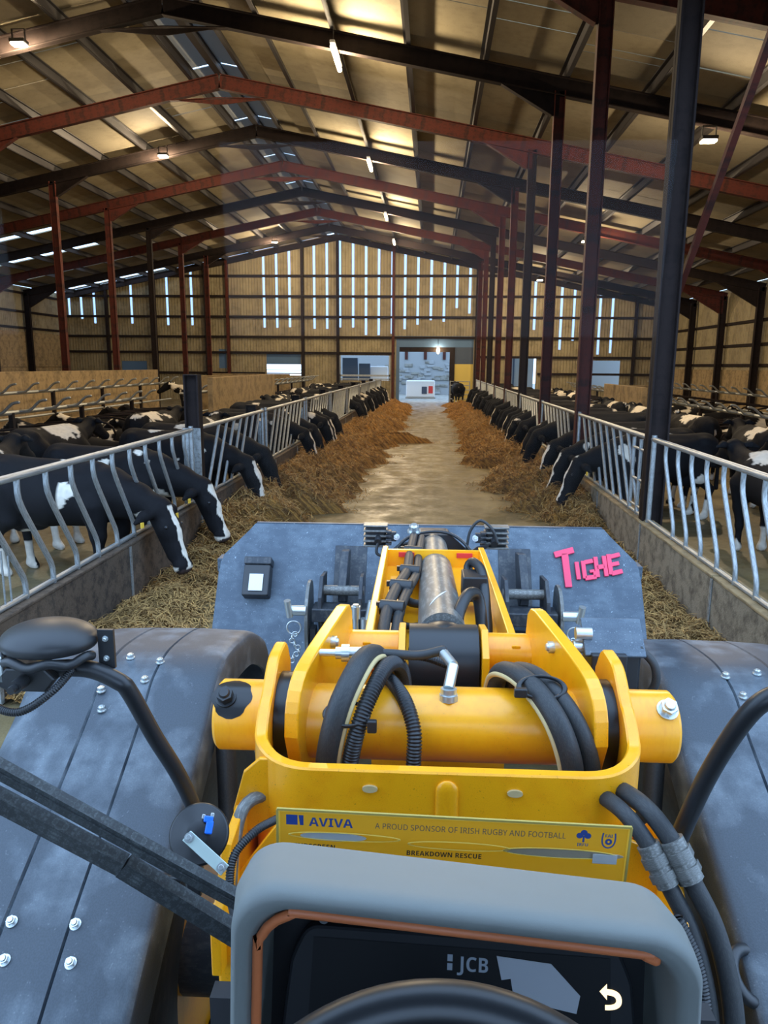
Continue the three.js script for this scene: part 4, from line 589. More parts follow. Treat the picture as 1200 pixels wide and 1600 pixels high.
{ // work lamps on a bracket at the end of the ram
  const wl = group('lamp_bracket', loader);
  part('bracket', [tube([W(-0.2, 1.5, 3.55), W(-0.16, 1.58, 3.75), W(-0.05, 1.63, 3.82), W(0.1, 1.63, 3.82), W(0.2, 1.57, 3.75), W(0.24, 1.5, 3.55)], 0.008, 40, 8), plate([[-0.18, 1.5], [-0.17, 1.54], [-0.06, 1.62], [0.11, 1.62], [0.19, 1.55], [0.2, 1.5], [0.14, 1.48], [0.09, 1.55], [-0.04, 1.55], [-0.12, 1.48]], 0.008, 0.002).translate(0, 0, -3.83), plate([[0.14, 1.5], [0.2, 1.51], [0.3, 1.58], [0.31, 1.6], [0.24, 1.58]], 0.01, 0.002).translate(0, 0, -3.74)], M.black, wl);
  for (const s of [-1, 1]) {
    const cx = s < 0 ? -0.287 : 0.347, l = group('work_lamp', loader); l.position.copy(W(cx, 1.615, 3.8));
    mesh('housing', span(-0.055, 0.055, -0.05, 0.05, -0.05, 0.01, 0.012), M.black, l);
    for (let i = 0; i < 5; i++) mesh('fin', span(-0.064, 0.064, -0.056 + i * 0.027, -0.046 + i * 0.027, -0.05, 0.03, 0.003), M.barrel, l);
    mesh('arm', [span(-s * 0.06, -s * 0.11, -0.025, 0.025, -0.01, 0.02, 0.004), ...[0, 1, 2, 3].map((i) => span(-s * 0.055, -s * 0.085, -0.04 + i * 0.022, -0.03 + i * 0.022, 0.0, 0.045, 0.002))], M.steelDark, l);
    mesh('bolt', hexBolt(V(-s * 0.11, 0, 0.015), V(0, 0.2, 1), 0.014, 0.015), M.zinc, l); mesh('plug', rod(V(-s * 0.015, -0.005, 0.02), V(-s * 0.015, -0.02, 0.06), 0.018), M.black, l);
    mesh('cable', tube(s < 0 ? [V(0.015, -0.02, 0.05), V(0.01, -0.08, 0.06), V(0.06, -0.09, 0.05), V(0.13, -0.04, 0.03), V(0.19, -0.03, 0.02)] : [V(0.0, -0.01, 0.06), V(-0.03, 0.06, 0.06), V(-0.09, 0.1, 0.04), V(-0.14, 0.04, 0.03), V(-0.16, -0.07, 0.03), V(-0.2, -0.12, 0.03)], 0.008, 30, 8), M.rubber, l);
  }
  for (const s of [-1, 1]) part('bracket_bolt', hexBolt(W(s * 0.17 + 0.012, 1.5, 3.62), V(0, 0.8, 0.6), 0.02, 0.02), M.zinc, wl);
}
const bucket = group('bucket', loader);
{
  const prof = new THREE.CatmullRomCurve3([V(4.62, 1.485, 0), V(4.44, 1.2, 0), V(4.26, 0.92, 0), V(4.12, 0.68, 0), V(4.1, 0.52, 0), V(4.2, 0.38, 0), V(4.5, 0.31, 0), V(5.45, 0.26, 0)], false, 'catmullrom', 0.4);
  const hw = (y, d) => (d > 4.4 && y > 1.15 ? lerp(1.302, 1.105, clamp((y - 1.29) / 0.19, 0, 1)) : 1.302);
  part('bucket_shell', shell(46, 34, (u, v) => { const p = prof.getPoint(u), h = hw(p.y, p.x); return W((v * 2 - 1) * h, p.y, p.x); }, 0.02, -1), M.bucket, bucket);
  for (const s of [-1, 1]) { const o = prof.getPoints(40).filter((p) => p.y < 1.27).map((p) => [p.x, p.y]); o.push([5.4, 0.45], [4.75, 1.24]); part('side_plate', sidePlate(o, s * 1.3, 0.03, 0.004), M.bucket, bucket); part('side_lug', span(s * 1.29, s * 1.335, 1.2, 1.285, -4.62, -4.5, 0.005), M.bucket, bucket); }
  part('top_edge', between(W(-1.1, 1.488, 4.63), W(1.1, 1.488, 4.63), 0.03, 0.025), M.bucket, bucket);
  const k = (4.62 - 4.26) / (1.485 - 0.92), back = (x, y, out = 0) => W(x, y + out * 0.54, 4.26 + (y - 0.92) * k - out * 0.84), tilt = Math.atan(k);
  const onBack = (g, x, y, out = 0) => { g.rotateX(-tilt); const p = back(x, y, out); g.translate(p.x, p.y, p.z); return g; };
  // document box
  part('document_box', onBack(box(0.165, 0.2, 0.1, 0, 0, 0, 0.012), -1.05, 1.15, 0.05), M.plasticClean, bucket); part('box_lid', onBack(box(0.17, 0.05, 0.11, 0, 0, 0, 0.01), -1.05, 1.255, 0.05), M.steelDark, bucket); part('box_label', onBack(box(0.085, 0.105, 0.004, 0, 0, 0), -1.048, 1.135, 0.106), M.paper, bucket);
  // nail-on letters
  const bars = { T: [[-0.004, 0.11, 0.16, 0.045, 0.2], [0.0, -0.02, 0.055, 0.25, 0]], I: [[0, 0, 0.034, 0.13, 0]], G: [[-0.03, 0.0, 0.034, 0.13, 0], [0.015, 0.058, 0.07, 0.032, 0.15], [0.015, -0.058, 0.09, 0.034, 0.1], [0.05, -0.038, 0.024, 0.05, 0], [0.032, -0.012, 0.04, 0.022, 0.1]], H: [[-0.032, 0, 0.034, 0.15, 0], [0.036, 0.005, 0.034, 0.15, 0], [0, 0, 0.07, 0.034, 0.12]], E: [[-0.03, 0, 0.036, 0.15, 0], [0.018, 0.062, 0.085, 0.032, 0.18], [0.012, 0.002, 0.065, 0.03, 0.15], [0.018, -0.06, 0.09, 0.034, 0.18]] };
  [['T', 0.9, 1.272], ['I', 0.968, 1.255], ['G', 1.03, 1.262], ['H', 1.11, 1.278], ['E', 1.19, 1.294]].forEach(([ch, x, y], i) => {
    const g = join(bars[ch].map(([bx, by, w, h, a]) => { const b = new RoundedBoxGeometry(w, h, 0.016, 2, 0.004); b.rotateZ(a); b.translate(bx, by, 0); return b; })); g.scale(0.78, 0.88, 1); g.rotateZ(0.06);
    part('letter', onBack(g, x - 0.045, y - 0.005, 0.03), M.letter, bucket);
  });
  // hitch brackets
  for (const s of [-1, 1]) {
    const x = s < 0 ? -0.5 : 0.56, h = group('hitch', loader); h.userData.label = s < 0 ? 'dark bucket hitch bracket on the document box side' : 'dark bucket hitch bracket on the red letters side';
    part('hitch_plate', onBack(box(0.2, 0.42, 0.02, 0, 0, 0, 0.005), x + s * -0.02, 1.19, 0.015), M.steelDark, h);
    part('hook', [sidePlate([[4.3, 1.4], [4.44, 1.38], [4.34, 1.18], [4.2, 1.1], [4.13, 1.14], [4.12, 1.24], [4.2, 1.32]], x, 0.05, 0.006)], M.steelDark, h);
    for (const e of [-1, 1]) part('cheek_plate', sidePlate([[4.28, 1.28], [4.1, 1.3], [4.0, 1.2], [3.98, 1.08], [4.05, 0.98], [4.2, 1.02]], x + e * 0.115, 0.022, 0.004), M.steelDark, h);
    part('hitch_pin', rod(W(x - 0.13, 1.21, 4.12), W(x + 0.13, 1.21, 4.12), 0.03, 0.03, 20), M.barrel, h);
    part('cross_bar', span(x - 0.16, x + 0.17, 1.06, 1.14, -4.12, -3.98, 0.008), M.steelDark, h);
    part('outer_cheek', sidePlate(smooth([[4.22, 1.2], [4.1, 1.26], [3.98, 1.16], [3.96, 0.98], [4.04, 0.8], [4.2, 0.85]], 24), x + s * 0.19, 0.02, 0.003), M.barrel, h);
    part('lock_pin', [rod(W(x + s * 0.19, 1.13, 3.98), W(x + s * 0.28, 1.13, 3.98), 0.03), rod(W(x + s * 0.28, 1.1, 3.96), W(x + s * 0.29, 1.2, 3.94), 0.02)], M.zinc, h);
    part('ring', new THREE.TorusGeometry(0.04, 0.005, 8, 24).translate(x + s * 0.26, 1.03, -3.97), M.zinc, h);
    const ch = []; for (let i = 0; i < 9; i++) ch.push(new THREE.TorusGeometry(0.014, 0.004, 6, 12).rotateY(i % 2 * 1.5).translate(x + s * (0.25 + 0.02 * Math.sin(i)), 1.0 - i * 0.02, -3.95)); part('chain', ch, M.zinc, h);
    part('lower_arm', [span(x - 0.1, x + 0.12, 0.55, 1.0, -4.1, -4.02, 0.01), span(x + s * 0.14, x + s * 0.17, 0.5, 1.02, -4.06, -3.98)], M.plasticClean, h);
  }
  part('hitch_frame', [span(-0.72, 0.76, 0.45, 0.62, -4.1, -3.98, 0.02), span(-0.4, 0.42, 0.6, 1.1, -4.14, -4.05, 0.02), span(-0.36, -0.26, 1.0, 1.12, -4.05, -3.95, 0.02)], M.plasticClean);
  part('quick_coupler', [rod(W(-0.4, 0.98, 3.9), W(-0.4, 1.2, 3.9), 0.018, 0.018, 8), rod(W(-0.4, 1.12, 3.9), W(-0.4, 1.19, 3.9), 0.028, 0.028, 6), rod(W(-0.34, 1.06, 3.9), W(-0.31, 1.22, 3.9), 0.022, 0.022, 8), rod(W(-0.35, 1.06, 3.9), W(-0.35, 1.12, 3.9), 0.026, 0.026, 6)], M.zinc);
}
{ // hoses inside the tower
  const hs = group('hose_bundle', loader);
  const A = [W(-0.272, 1.52, 1.56), W(-0.268, 1.62, 1.55), W(-0.245, 1.725, 1.56), W(-0.215, 1.785, 1.62), W(-0.19, 1.8, 1.7), W(-0.165, 1.77, 1.78), W(-0.15, 1.7, 1.84), W(-0.15, 1.6, 1.86)];
  part('hose', tube(A, 0.026, 60, 14), M.rubber, hs);
  part('edge_strip', tube(A.map((p) => p.clone().add(V(0.026, -0.004, 0.004))), 0.007, 60, 8), M.braid, hs);
  part('conduit', ribbed(A.map((p) => p.clone().add(V(0.052, -0.022, 0.0))), 0.02, 0.0075), M.black, hs);
  part('conduit', ribbed([W(-0.07, 1.5, 1.56), W(-0.07, 1.6, 1.56), W(-0.07, 1.67, 1.58), W(-0.09, 1.715, 1.63), W(-0.125, 1.725, 1.72), W(-0.155, 1.71, 1.8)], 0.018, 0.0075), M.black, hs);
  part('cable_tie', [new THREE.TorusGeometry(0.05, 0.006, 8, 28).scale(1, 0.62, 1).rotateX(-1.0).translate(-0.225, 1.715, -1.565), box(0.022, 0.03, 0.016, -0.165, 1.7, -1.54, 0.004)], M.black, hs);
  part('conduit', ribbed([W(-0.12, 1.75, 1.84), W(-0.04, 1.745, 1.84), W(0.02, 1.72, 1.85)], 0.012, 0.006), M.black, hs);
  const B = [W(0.29, 1.52, 1.54), W(0.285, 1.62, 1.53), W(0.255, 1.71, 1.55), W(0.215, 1.757, 1.62), W(0.175, 1.765, 1.7), W(0.145, 1.73, 1.78), W(0.135, 1.64, 1.82)];
  part('hose', tube(B, 0.025, 60, 14), M.rubber, hs); part('edge_strip', tube(B.map((p) => p.clone().add(V(-0.024, -0.008, 0))), 0.007, 60, 8), M.braid, hs);
  part('hose', tube(B.map((p, i) => p.clone().add(V(0.048 - i * 0.002, -0.004, -0.02))), 0.021, 60, 14), M.rubber, hs);
  part('cable_tie', [new THREE.TorusGeometry(0.048, 0.006, 8, 28).scale(1.1, 0.6, 1).rotateX(-0.9).translate(0.225, 1.768, -1.62), box(0.03, 0.022, 0.016, 0.172, 1.768, -1.59, 0.004)], M.black, hs);
  part('grease_fitting', [rod(W(0.012, 1.69, 1.67), W(0.012, 1.735, 1.675), 0.018, 0.02, 16), rod(W(0.012, 1.705, 1.67), W(0.012, 1.72, 1.672), 0.025, 0.025, 6), rod(W(0.012, 1.735, 1.675), W(0.024, 1.775, 1.72), 0.014, 0.014, 12), rod(W(0.024, 1.775, 1.72), W(0.0, 1.785, 1.78), 0.013, 0.013, 10)], M.zinc, hs);
  part('grease_line', tube([W(0.0, 1.79, 1.78), W(-0.06, 1.775, 1.78), W(-0.13, 1.785, 1.76), W(-0.2, 1.79, 1.75)], 0.012, 30, 10), M.rubber, hs);
  part('hose_end', [rod(W(-0.2, 1.79, 1.75), W(-0.27, 1.79, 1.745), 0.015, 0.015, 6), rod(W(-0.27, 1.79, 1.745), W(-0.32, 1.79, 1.745), 0.009, 0.009, 10), rod(W(-0.235, 1.79, 1.747), W(-0.255, 1.79, 1.746), 0.022, 0.022, 6)], M.zinc, hs);
  // hoses running back to the cab on the letters side
  for (const [dx, dy, r] of [[0, 0, 0.017], [0.042, 0.012, 0.019]]) {
    const Q = [W(0.3 + dx, 1.6 + dy, 1.5), W(0.345 + dx, 1.63 + dy, 1.36), W(0.385 + dx, 1.595 + dy, 1.3), W(0.42 + dx, 1.53 + dy, 1.27), W(0.46 + dx, 1.45 + dy, 1.24), W(0.485 + dx, 1.34 + dy, 1.2), W(0.49 + dx, 1.2 + dy, 1.15)];
    part('hose', tube(Q, r, 50, 12), M.rubber, hs);
    part('ferrule', [rod(Q[2], Q[3], r * 1.35, r * 1.35, 12), rod(Q[2].clone().lerp(Q[3], 0.25), Q[2].clone().lerp(Q[3], 0.5), r * 1.6, r * 1.6, 6), rod(Q[2].clone().lerp(Q[3], 0.65), Q[2].clone().lerp(Q[3], 0.85), r * 1.6, r * 1.6, 6)], M.barrel, hs);
  }
  part('conduit', ribbed([W(0.42, 1.5, 1.22), W(0.45, 1.44, 1.2), W(0.465, 1.36, 1.17), W(0.46, 1.25, 1.12)], 0.014, 0.006), M.black, hs);
}
{ // control box beside the tower
  const b = group('control_box', loader);
  part('box_lid', box(0.17, 0.012, 0.12, 0, 0, 0, 0.004).rotateX(0.75).translate(0.49, 1.745, -2.02), M.bucket, b);
  part('box_body', [span(0.425, 0.565, 1.6, 1.72, -2.1, -1.985, 0.01), span(0.42, 0.52, 1.5, 1.715, -1.985, -1.96, 0.005)], M.plasticClean, b);
  part('pin', [rod(W(0.385, 1.755, 2.02), W(0.43, 1.755, 2.02), 0.018, 0.018, 16), rod(W(0.38, 1.715, 2.02), W(0.43, 1.715, 2.02), 0.018, 0.018, 16)], M.zinc, b);
  part('cable', tube([W(0.565, 1.72, 2.0), W(0.6, 1.68, 1.98), W(0.605, 1.62, 1.98), W(0.57, 1.56, 2.0)], 0.012, 24, 10), M.rubber, b);
}
{ // horn with blue-capped terminal
  const h = group('horn', loader), c = W(-0.478, 1.617, 1.25), nrm = V(0.1, 0.62, 0.78).normalize(), q = new THREE.Quaternion().setFromUnitVectors(V(0, 1, 0), nrm), put = (g) => { g.applyQuaternion(q); g.translate(c.x, c.y, c.z); return g; };
  part('horn_disc', put(new THREE.LatheGeometry([[0, 0.018], [0.02, 0.018], [0.024, 0.012], [0.036, 0.011], [0.041, 0.006], [0.052, 0.005], [0.0565, 0.001], [0.0565, -0.006], [0.05, -0.012], [0.03, -0.02], [0, -0.022]].map((p) => new THREE.Vector2(p[0], p[1])), 48)), M.black, h);
  part('strap', put(boxUV(new RoundedBoxGeometry(0.022, 0.004, 0.098, 2, 0.0015)).rotateY(1.0).translate(0.022, 0.022, 0.032)), M.zincGreen, h);
  for (const [x, z] of [[-0.013, 0.009], [0.056, 0.054]]) part('strap_bolt', put(hexBolt(V(x, 0.023, z), V(0, 1, 0), 0.0075, 0.008)), M.zinc, h);
  part('blue_cap', put(join([box(0.014, 0.008, 0.024, 0.02, 0.02, -0.012, 0.003), box(0.018, 0.008, 0.012, 0.016, 0.02, -0.026, 0.003)])), M.blueCap, h);
  part('terminal', put(join([box(0.006, 0.008, 0.008, 0.006, 0.018, -0.03, 0.001), box(0.006, 0.008, 0.008, 0.022, 0.018, -0.034, 0.001)])), M.zinc, h);
  part('plug', [span(-0.5, -0.47, 1.5, 1.56, -1.25, -1.22, 0.006)], M.black, h);
  part('conduit', ribbed([W(-0.345, 1.6, 1.33), W(-0.375, 1.612, 1.27), W(-0.405, 1.59, 1.23), W(-0.408, 1.555, 1.2), W(-0.395, 1.52, 1.18)], 0.0085, 0.0045), M.black, h);
  part('conduit', ribbed([W(-0.44, 1.47, 1.2), W(-0.41, 1.485, 1.19), W(-0.38, 1.51, 1.17)], 0.007, 0.004), M.black, h);
  part('conduit_joint', [rod(W(-0.398, 1.53, 1.185), W(-0.365, 1.455, 1.14), 0.013, 0.014, 12), rod(W(-0.4, 1.545, 1.19), W(-0.396, 1.525, 1.18), 0.0135, 0.0135, 12)], M.black, h);
  part('hard_pipe', tube([W(-0.33, 1.56, 1.5), W(-0.42, 1.58, 1.42), W(-0.44, 1.52, 1.36), W(-0.44, 1.4, 1.3)], 0.014, 24, 10), M.barrel, h);
}
{ // mirrors on bent arms
  const ml = group('mirror', loader); ml.userData.label = 'black rear-view mirror on a bent tube arm';
  part('arm', tube([W(-0.80, 1.945, 1.22), W(-0.74, 1.95, 1.24), W(-0.67, 1.948, 1.25), W(-0.615, 1.925, 1.25), W(-0.6, 1.9, 1.26), W(-0.573, 1.79, 1.3), W(-0.546, 1.69, 1.34), W(-0.53, 1.59, 1.38), W(-0.52, 1.5, 1.4)], 0.016, 60, 14), M.black, ml);
  const head = new THREE.SphereGeometry(1, 32, 20); head.scale(0.088, 0.036, 0.075); const hp = head.attributes.position; for (let i = 0; i < hp.count; i++) { const y = hp.getY(i); if (y < -0.012) hp.setY(i, -0.012 + (y + 0.012) * 0.4); } head.computeVertexNormals(); head.translate(-0.744, 2.0, -1.26);
  part('housing', head, M.plasticClean, ml); part('mirror_bead', tube(Array.from({ length: 17 }, (_, i) => { const a = Math.PI * (0.05 + 0.9 * i / 16); return W(-0.744 + Math.cos(a) * 0.083, 1.975 + 0.004 * Math.sin(i * 1.3), 1.26 - Math.sin(a) * 0.07); }), 0.009, 40, 8), M.plasticClean, ml);
  part('reflector', span(-0.828, -0.805, 1.935, 1.985, -1.215, -1.205, 0.003), M.zinc, ml);
  part('bracket_plate', [span(-0.655, -0.625, 1.945, 2.02, -1.27, -1.262, 0.001)], M.plasticClean, ml); for (const y of [1.965, 2.003]) part('screw', hexBolt(W(-0.64, y, 1.262), V(0, 0, 1), 0.0045, 0.004), M.zinc, ml);
  part('clamp', [plate([[-0.83, 1.935], [-0.8, 1.965], [-0.73, 1.965], [-0.71, 1.945], [-0.73, 1.92], [-0.8, 1.92]], 0.02, 0.004).translate(0, 0, -1.215), rod(W(-0.765, 1.945, 1.2), W(-0.765, 1.945, 1.17), 0.012, 0.012, 12), rod(W(-0.765, 1.945, 1.17), W(-0.765, 1.945, 1.155), 0.007, 0.007, 8)], M.black, ml);
  part('cable', ribbed([W(-0.69, 1.955, 1.23), W(-0.71, 1.93, 1.19), W(-0.76, 1.9, 1.17), W(-0.81, 1.905, 1.18), W(-0.84, 1.935, 1.2)], 0.0075, 0.004), M.black, ml);
  const mr = group('mirror', loader); mr.userData.label = 'bent black tube arm of the mirror outside the frame edge';
  part('arm', tube([W(0.64, 1.95, 1.25), W(0.565, 1.932, 1.25), W(0.527, 1.875, 1.27), W(0.496, 1.72, 1.33), W(0.465, 1.52, 1.38), W(0.455, 1.38, 1.42)], 0.018, 60, 14), M.black, mr);
  part('housing', new THREE.SphereGeometry(1, 24, 16).scale(0.088, 0.036, 0.075).translate(0.74, 2.0, -1.26), M.plasticClean, mr);
}
const glassD = (y) => 0.9 - 0.06 * (y - 1.9);
{ // cab: windscreen with the disc holder, wiper, roof and rear wall
  const g = new THREE.PlaneGeometry(1.5, 1.5); g.rotateX(Math.atan(0.06)); g.translate(0, 2.3, -glassD(2.3)); mesh('windscreen', g, M.glass, loader);
  const cab = group('cab_frame', loader);
  part('cab_roof', span(-0.78, 0.78, 3.0, 3.08, -0.6, 0.95, 0.03), M.cabDark, cab); part('rear_wall', span(-0.78, 0.78, 0.9, 1.75, 0.85, 0.93, 0.03), M.cabDark, cab);
  for (const s of [-1, 1]) { part('pillar', [span(s * 0.74, s * 0.79, 1.2, 3.02, -0.93, -0.86, 0.01), span(s * 0.73, s * 0.79, 0.9, 3.02, 0.75, 0.9, 0.01)], M.cabDark, cab); part('door_panel', span(s * 0.74, s * 0.78, 0.9, 1.35, -0.88, 0.85, 0.01), M.cabDark, cab); }
  for (const s of [-1, 1]) part('added_side_blocker', span(s * 0.75, s * 0.78, 0.9, 3.0, -0.42, 0.9, 0.01), M.cabDark, cab);  // opaque sheets added in place of side windows, keeping sky out of windscreen reflections
  part('cab_floor', span(-0.75, 0.75, 0.85, 0.92, -0.92, 0.9), M.cabDark, cab); part('front_panel', [span(-0.75, -0.36, 0.9, 1.3, -0.93, -0.9), span(0.36, 0.75, 0.9, 1.3, -0.93, -0.9), span(-0.36, 0.36, 0.9, 1.6, -0.93, -0.9)], M.cabDark, cab);
  // disc holder
  const cv = document.createElement('canvas'); cv.width = 1400; cv.height = 260; const c = cv.getContext('2d');
  c.fillStyle = '#d9a70c'; c.fillRect(0, 0, 1400, 260); c.strokeStyle = '#f0cf4a'; c.lineWidth = 9; c.strokeRect(5, 5, 1390, 250);
  c.fillStyle = '#12388c'; c.fillRect(34, 22, 46, 46); c.beginPath(); c.moveTo(84, 22); c.lineTo(104, 22); c.lineTo(104, 68); c.lineTo(90, 68); c.fill();
  c.font = 'bold 58px sans-serif'; c.textBaseline = 'alphabetic'; c.save(); c.translate(126, 70); c.scale(1.05, 0.95); c.fillText('AVIVA', 0, 0); c.restore();
  c.fillStyle = '#3a3f55'; c.font = '36px sans-serif'; c.save(); c.translate(392, 66); c.scale(0.985, 1); c.fillText('A PROUD SPONSOR OF IRISH RUGBY AND FOOTBALL', 0, 0, 770); c.restore();
  c.fillStyle = '#1c3f8e'; for (const [x, y] of [[1220, 34], [1204, 48], [1236, 48]]) { c.beginPath(); c.arc(x, y, 13, 0, 7); c.fill(); } c.fillRect(1216, 48, 8, 30); c.font = 'bold 20px sans-serif'; c.fillText('IRFU', 1196, 96);
  c.lineWidth = 6; c.strokeStyle = '#1c3f8e'; c.beginPath(); c.moveTo(1296, 30); c.quadraticCurveTo(1284, 94, 1318, 98); c.quadraticCurveTo(1352, 94, 1342, 30); c.stroke(); c.font = 'bold 20px sans-serif'; c.fillText('FAI', 1302, 50); c.beginPath(); c.arc(1319, 70, 14, 0, 7); c.fill(); c.fillStyle = '#d9a70c'; c.beginPath(); c.arc(1319, 70, 5, 0, 7); c.fill();
  c.fillStyle = '#1a1c22'; c.font = 'bold 30px sans-serif'; c.fillText('WINDSCREEN', 40, 176); c.fillText('BREAKDOWN RESCUE', 520, 182);
  const t = new THREE.CanvasTexture(cv); t.colorSpace = THREE.SRGBColorSpace;
  const hold = group('disc_holder', loader); hold.position.copy(W(-0.018, 1.862, glassD(1.862) - 0.006)); hold.rotation.set(Math.atan(0.06), 0, -0.021);
  const fm = P({ map: t, roughness: 1, transmission: 0.45, thickness: 0 }), sg = new THREE.PlaneGeometry(0.472, 0.0877), sheet0 = join([box(0.474, 0.003, 0.003, 0, 0.0445, 0), box(0.003, 0.0877, 0.003, -0.2365, 0, 0), box(0.003, 0.0877, 0.003, 0.2365, 0, 0)]);
  mesh('holder_rim', sheet0, M.yellowSheet, hold); mesh('holder_print', sg, fm, hold);
  const oval = (x, y, w, h) => { const e = new THREE.TorusGeometry(1, 0.02, 8, 40).scale(w, h, 0.06); e.translate(x, y, 0.003); return e; };
  mesh('pocket_rim', [oval(-0.145, 0.008, 0.075, 0.006), oval(0.01, 0.003, 0.068, 0.006), oval(0.145, 0.001, 0.075, 0.007)].map((q) => q), S({ color: C(0.8, 0.6, 0.12), roughness: 0.3 }), hold);
  const disc = (x, y, w, h) => { const d0 = new THREE.CylinderGeometry(1, 1, 0.001, 32).rotateX(Math.PI / 2).scale(w, h, 1); d0.translate(x, y, 0.0026); return d0; };
  mesh('paper_disc', disc(-0.16, 0.007, 0.045, 0.0065), M.paper, hold); mesh('paper_disc', disc(0.15, 0.0, 0.08, 0.0065), S({ color: C(0.5, 0.42, 0.3), roughness: 0.5 }), hold); mesh('white_slip', box(0.032, 0.014, 0.001, 0.205, -0.004, 0.004), M.paper, hold);
  // wiper outside the glass
  const wp = group('wiper', loader), a = W(-0.9, 2.06, 0.955), b = W(-0.26, 1.675, 0.965);
  part('wiper_blade', [between(a, b, 0.016, 0.012, V(0, 1, 0.2)), between(a.clone().add(V(0, -0.012, 0.006)), b.clone().add(V(0, -0.012, 0.006)), 0.006, 0.014, V(0, 1, 0.2))], M.wiper, wp);
  const a2 = W(-0.9, 1.995, 0.955), b2 = W(-0.5, 1.765, 0.96), e2 = W(-0.27, 1.585, 0.985);
  part('wiper_arm', [between(a2, b2, 0.02, 0.03, V(0, 1, 0.2)), between(b2, e2, 0.02, 0.034, V(0, 1, 0.2))], M.wiper, wp);
  part('washer_hose', tube([W(-0.58, 1.79, 0.98), W(-0.53, 1.735, 1.0), W(-0.48, 1.715, 1.0), W(-0.43, 1.72, 0.99)], 0.006, 24, 8), M.black, wp);
}
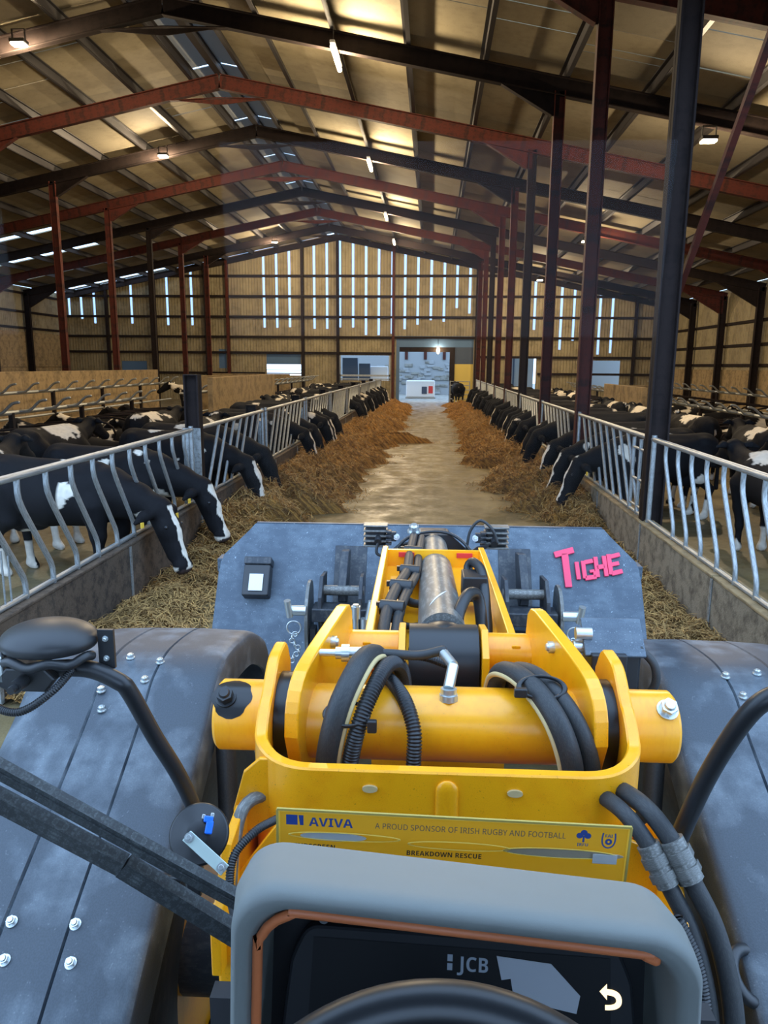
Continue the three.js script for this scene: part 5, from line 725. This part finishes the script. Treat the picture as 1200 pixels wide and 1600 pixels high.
{ // instrument binnacle
  const b = group('binnacle', loader);
  // outline of the hood in (x, y), swept from the lip to the back
  const arch = (w, h, r, y0) => { const o = []; o.push([-w - 0.012, y0 - 0.3]); for (let i = 0; i <= 10; i++) { const t = Math.PI - i / 10 * Math.PI / 2; o.push([-w + r + Math.cos(t) * r, y0 + h - r + Math.sin(t) * r]); } for (let i = 0; i <= 10; i++) { const t = Math.PI / 2 - i / 10 * Math.PI / 2; o.push([w - r + Math.cos(t) * r, y0 + h - r + Math.sin(t) * r]); } o.push([w + 0.012, y0 - 0.3]); return o; };
  const L0 = [[0.795, 0.258, -0.002, 0.0], [0.72, 0.252, 0.03, 0], [0.665, 0.24, 0.052, 0], [0.648, 0.238, 0.052, 0], [0.64, 0.232, 0.046, 0], [0.642, 0.222, 0.036, 0], [0.655, 0.216, 0.028, 0], [0.7, 0.214, 0.024, 0], [0.745, 0.212, 0.01, 0]];
  const rings = L0.map(([d, w, h]) => arch(w, h, 0.055, 1.915).map(([x, y]) => W(x - 0.016 , y - 0.045 * (x / 0.5) , d)));
  const pos = [], idx = [], n = rings[0].length; rings.forEach((r) => r.forEach((p) => pos.push(p.x, p.y, p.z)));
  for (let i = 0; i + 1 < rings.length; i++) for (let j = 0; j + 1 < n; j++) { const q = i * n + j; idx.push(q, q + n, q + 1, q + 1, q + n, q + n + 1); }
  let g = new THREE.BufferGeometry(); g.setAttribute('position', new THREE.Float32BufferAttribute(pos, 3)); g.setIndex(idx); g = toCreasedNormals(g, 1.2); part('hood', boxUV(g), M.dash, b);
  part('painted_glow_strip', tube(rings[6].slice(0, 16).map((p) => p.clone().add(V(0.004, -0.002, 0.005))), 0.0055, 60, 8), M.orange, b);  // orange glow along the inner lip, put in as the colour of a strip
  part('inner_frame', [boxUV(new THREE.ShapeGeometry((() => { const o = arch(0.222, 0.0, 0.05, 1.902), s = new THREE.Shape(o.map((p) => new THREE.Vector2(p[0] - 0.016, p[1]))); return s; })())).rotateX(0.0).translate(0, 0, -0.742)], M.plasticClean, b);
  const scr = group('display', loader); scr.position.copy(W(-0.016, 1.835, 0.715)); scr.rotation.x = -0.38; scr.rotation.z = -0.03;
  mesh('bezel', plate(smooth([[-0.19, -0.15], [-0.19, 0.0], [-0.178, 0.03], [-0.16, 0.04], [0.16, 0.04], [0.178, 0.03], [0.19, 0.0], [0.19, -0.15]], 60, true, 0.1), 0.016, 0.004), P({ color: C(0.012, 0.013, 0.015), roughness: 0.5, specularIntensity: 0.35 }), scr);
  const cv = document.createElement('canvas'); cv.width = 1024; cv.height = 512; const c = cv.getContext('2d'); c.fillStyle = '#050608'; c.fillRect(0, 0, 1024, 512); c.fillStyle = '#98a0a8'; c.font = 'bold 64px sans-serif'; c.textAlign = 'center'; c.fillText('JCB', 560, 74); c.strokeStyle = '#98a0a8'; c.lineWidth = 3; c.fillRect(468, 24, 18, 22); c.fillRect(468, 52, 18, 22);
  const t = new THREE.CanvasTexture(cv); t.colorSpace = THREE.SRGBColorSpace; const pg = new THREE.PlaneGeometry(0.33, 0.165); pg.translate(0, -0.055, 0.0088);
  mesh('glass_face', pg, P({ map: t, roughness: 0.4, specularIntensity: 0.25 }), scr);
  const arrow = new THREE.Shape(); arrow.moveTo(-0.012, 0.006); arrow.lineTo(-0.004, 0.014); arrow.lineTo(-0.004, 0.009); arrow.quadraticCurveTo(0.012, 0.009, 0.012, -0.002); arrow.quadraticCurveTo(0.012, -0.012, -0.006, -0.012); arrow.lineTo(-0.006, -0.007); arrow.quadraticCurveTo(0.006, -0.007, 0.006, -0.002); arrow.quadraticCurveTo(0.006, 0.003, -0.004, 0.003); arrow.lineTo(-0.004, -0.002); arrow.closePath();
  mesh('return_symbol', new THREE.ExtrudeGeometry(arrow, { depth: 0.0004, bevelEnabled: false }).translate(0.165, -0.012, 0.009), S({ color: C(0.9, 0.8, 0.6), emissive: C(1, 0.72, 0.35), emissiveIntensity: 1.1 }), scr);
  mesh('torn_sticker', plate([[0.04, 0.022], [0.1, 0.018], [0.132, -0.012], [0.128, -0.03], [0.06, -0.02], [0.056, 0.0], [0.046, -0.002]], 0.0006, 0).translate(0, 0, 0.0094), S({ color: C(0.4, 0.42, 0.45), roughness: 0.5 }), scr);
  for (const x of [-0.155, 0.14]) mesh('screw', new THREE.CylinderGeometry(0.006, 0.006, 0.004, 16).rotateX(Math.PI / 2).translate(x, 0.046, 0.004), M.grease, scr);
  // steering wheel and column shroud
  const sw = group('steering_wheel', loader); sw.position.copy(W(-0.045, 1.905, 0.33)); sw.rotation.x = -Math.PI / 2 + 0.72;
  mesh('rim', new THREE.TorusGeometry(0.19, 0.017, 20, 90), M.black, sw); mesh('hub', new THREE.CylinderGeometry(0.05, 0.06, 0.04, 24).rotateX(Math.PI / 2).translate(0, 0, -0.03), M.black, sw);
  for (const q of [0.3, Math.PI - 0.3, -Math.PI / 2]) mesh('spoke', between(V(0, 0, -0.025), V(Math.cos(q) * 0.19, Math.sin(q) * 0.19, 0), 0.03, 0.012, V(0, 0, 1)), M.black, sw);
  part('steering_column', rod(W(-0.045, 1.88, 0.36), W(-0.03, 1.2, 0.7), 0.05, 0.06, 20), M.plasticClean);
  part('side_shroud', [shell(10, 8, (u, v) => W(-0.28 - 0.13 * u, 1.72 - 0.13 * u - 0.02 * v, 0.62 + 0.14 * v - 0.06 * u), 0.01)], M.dash, b);
}
renderer.render(scene, camera);
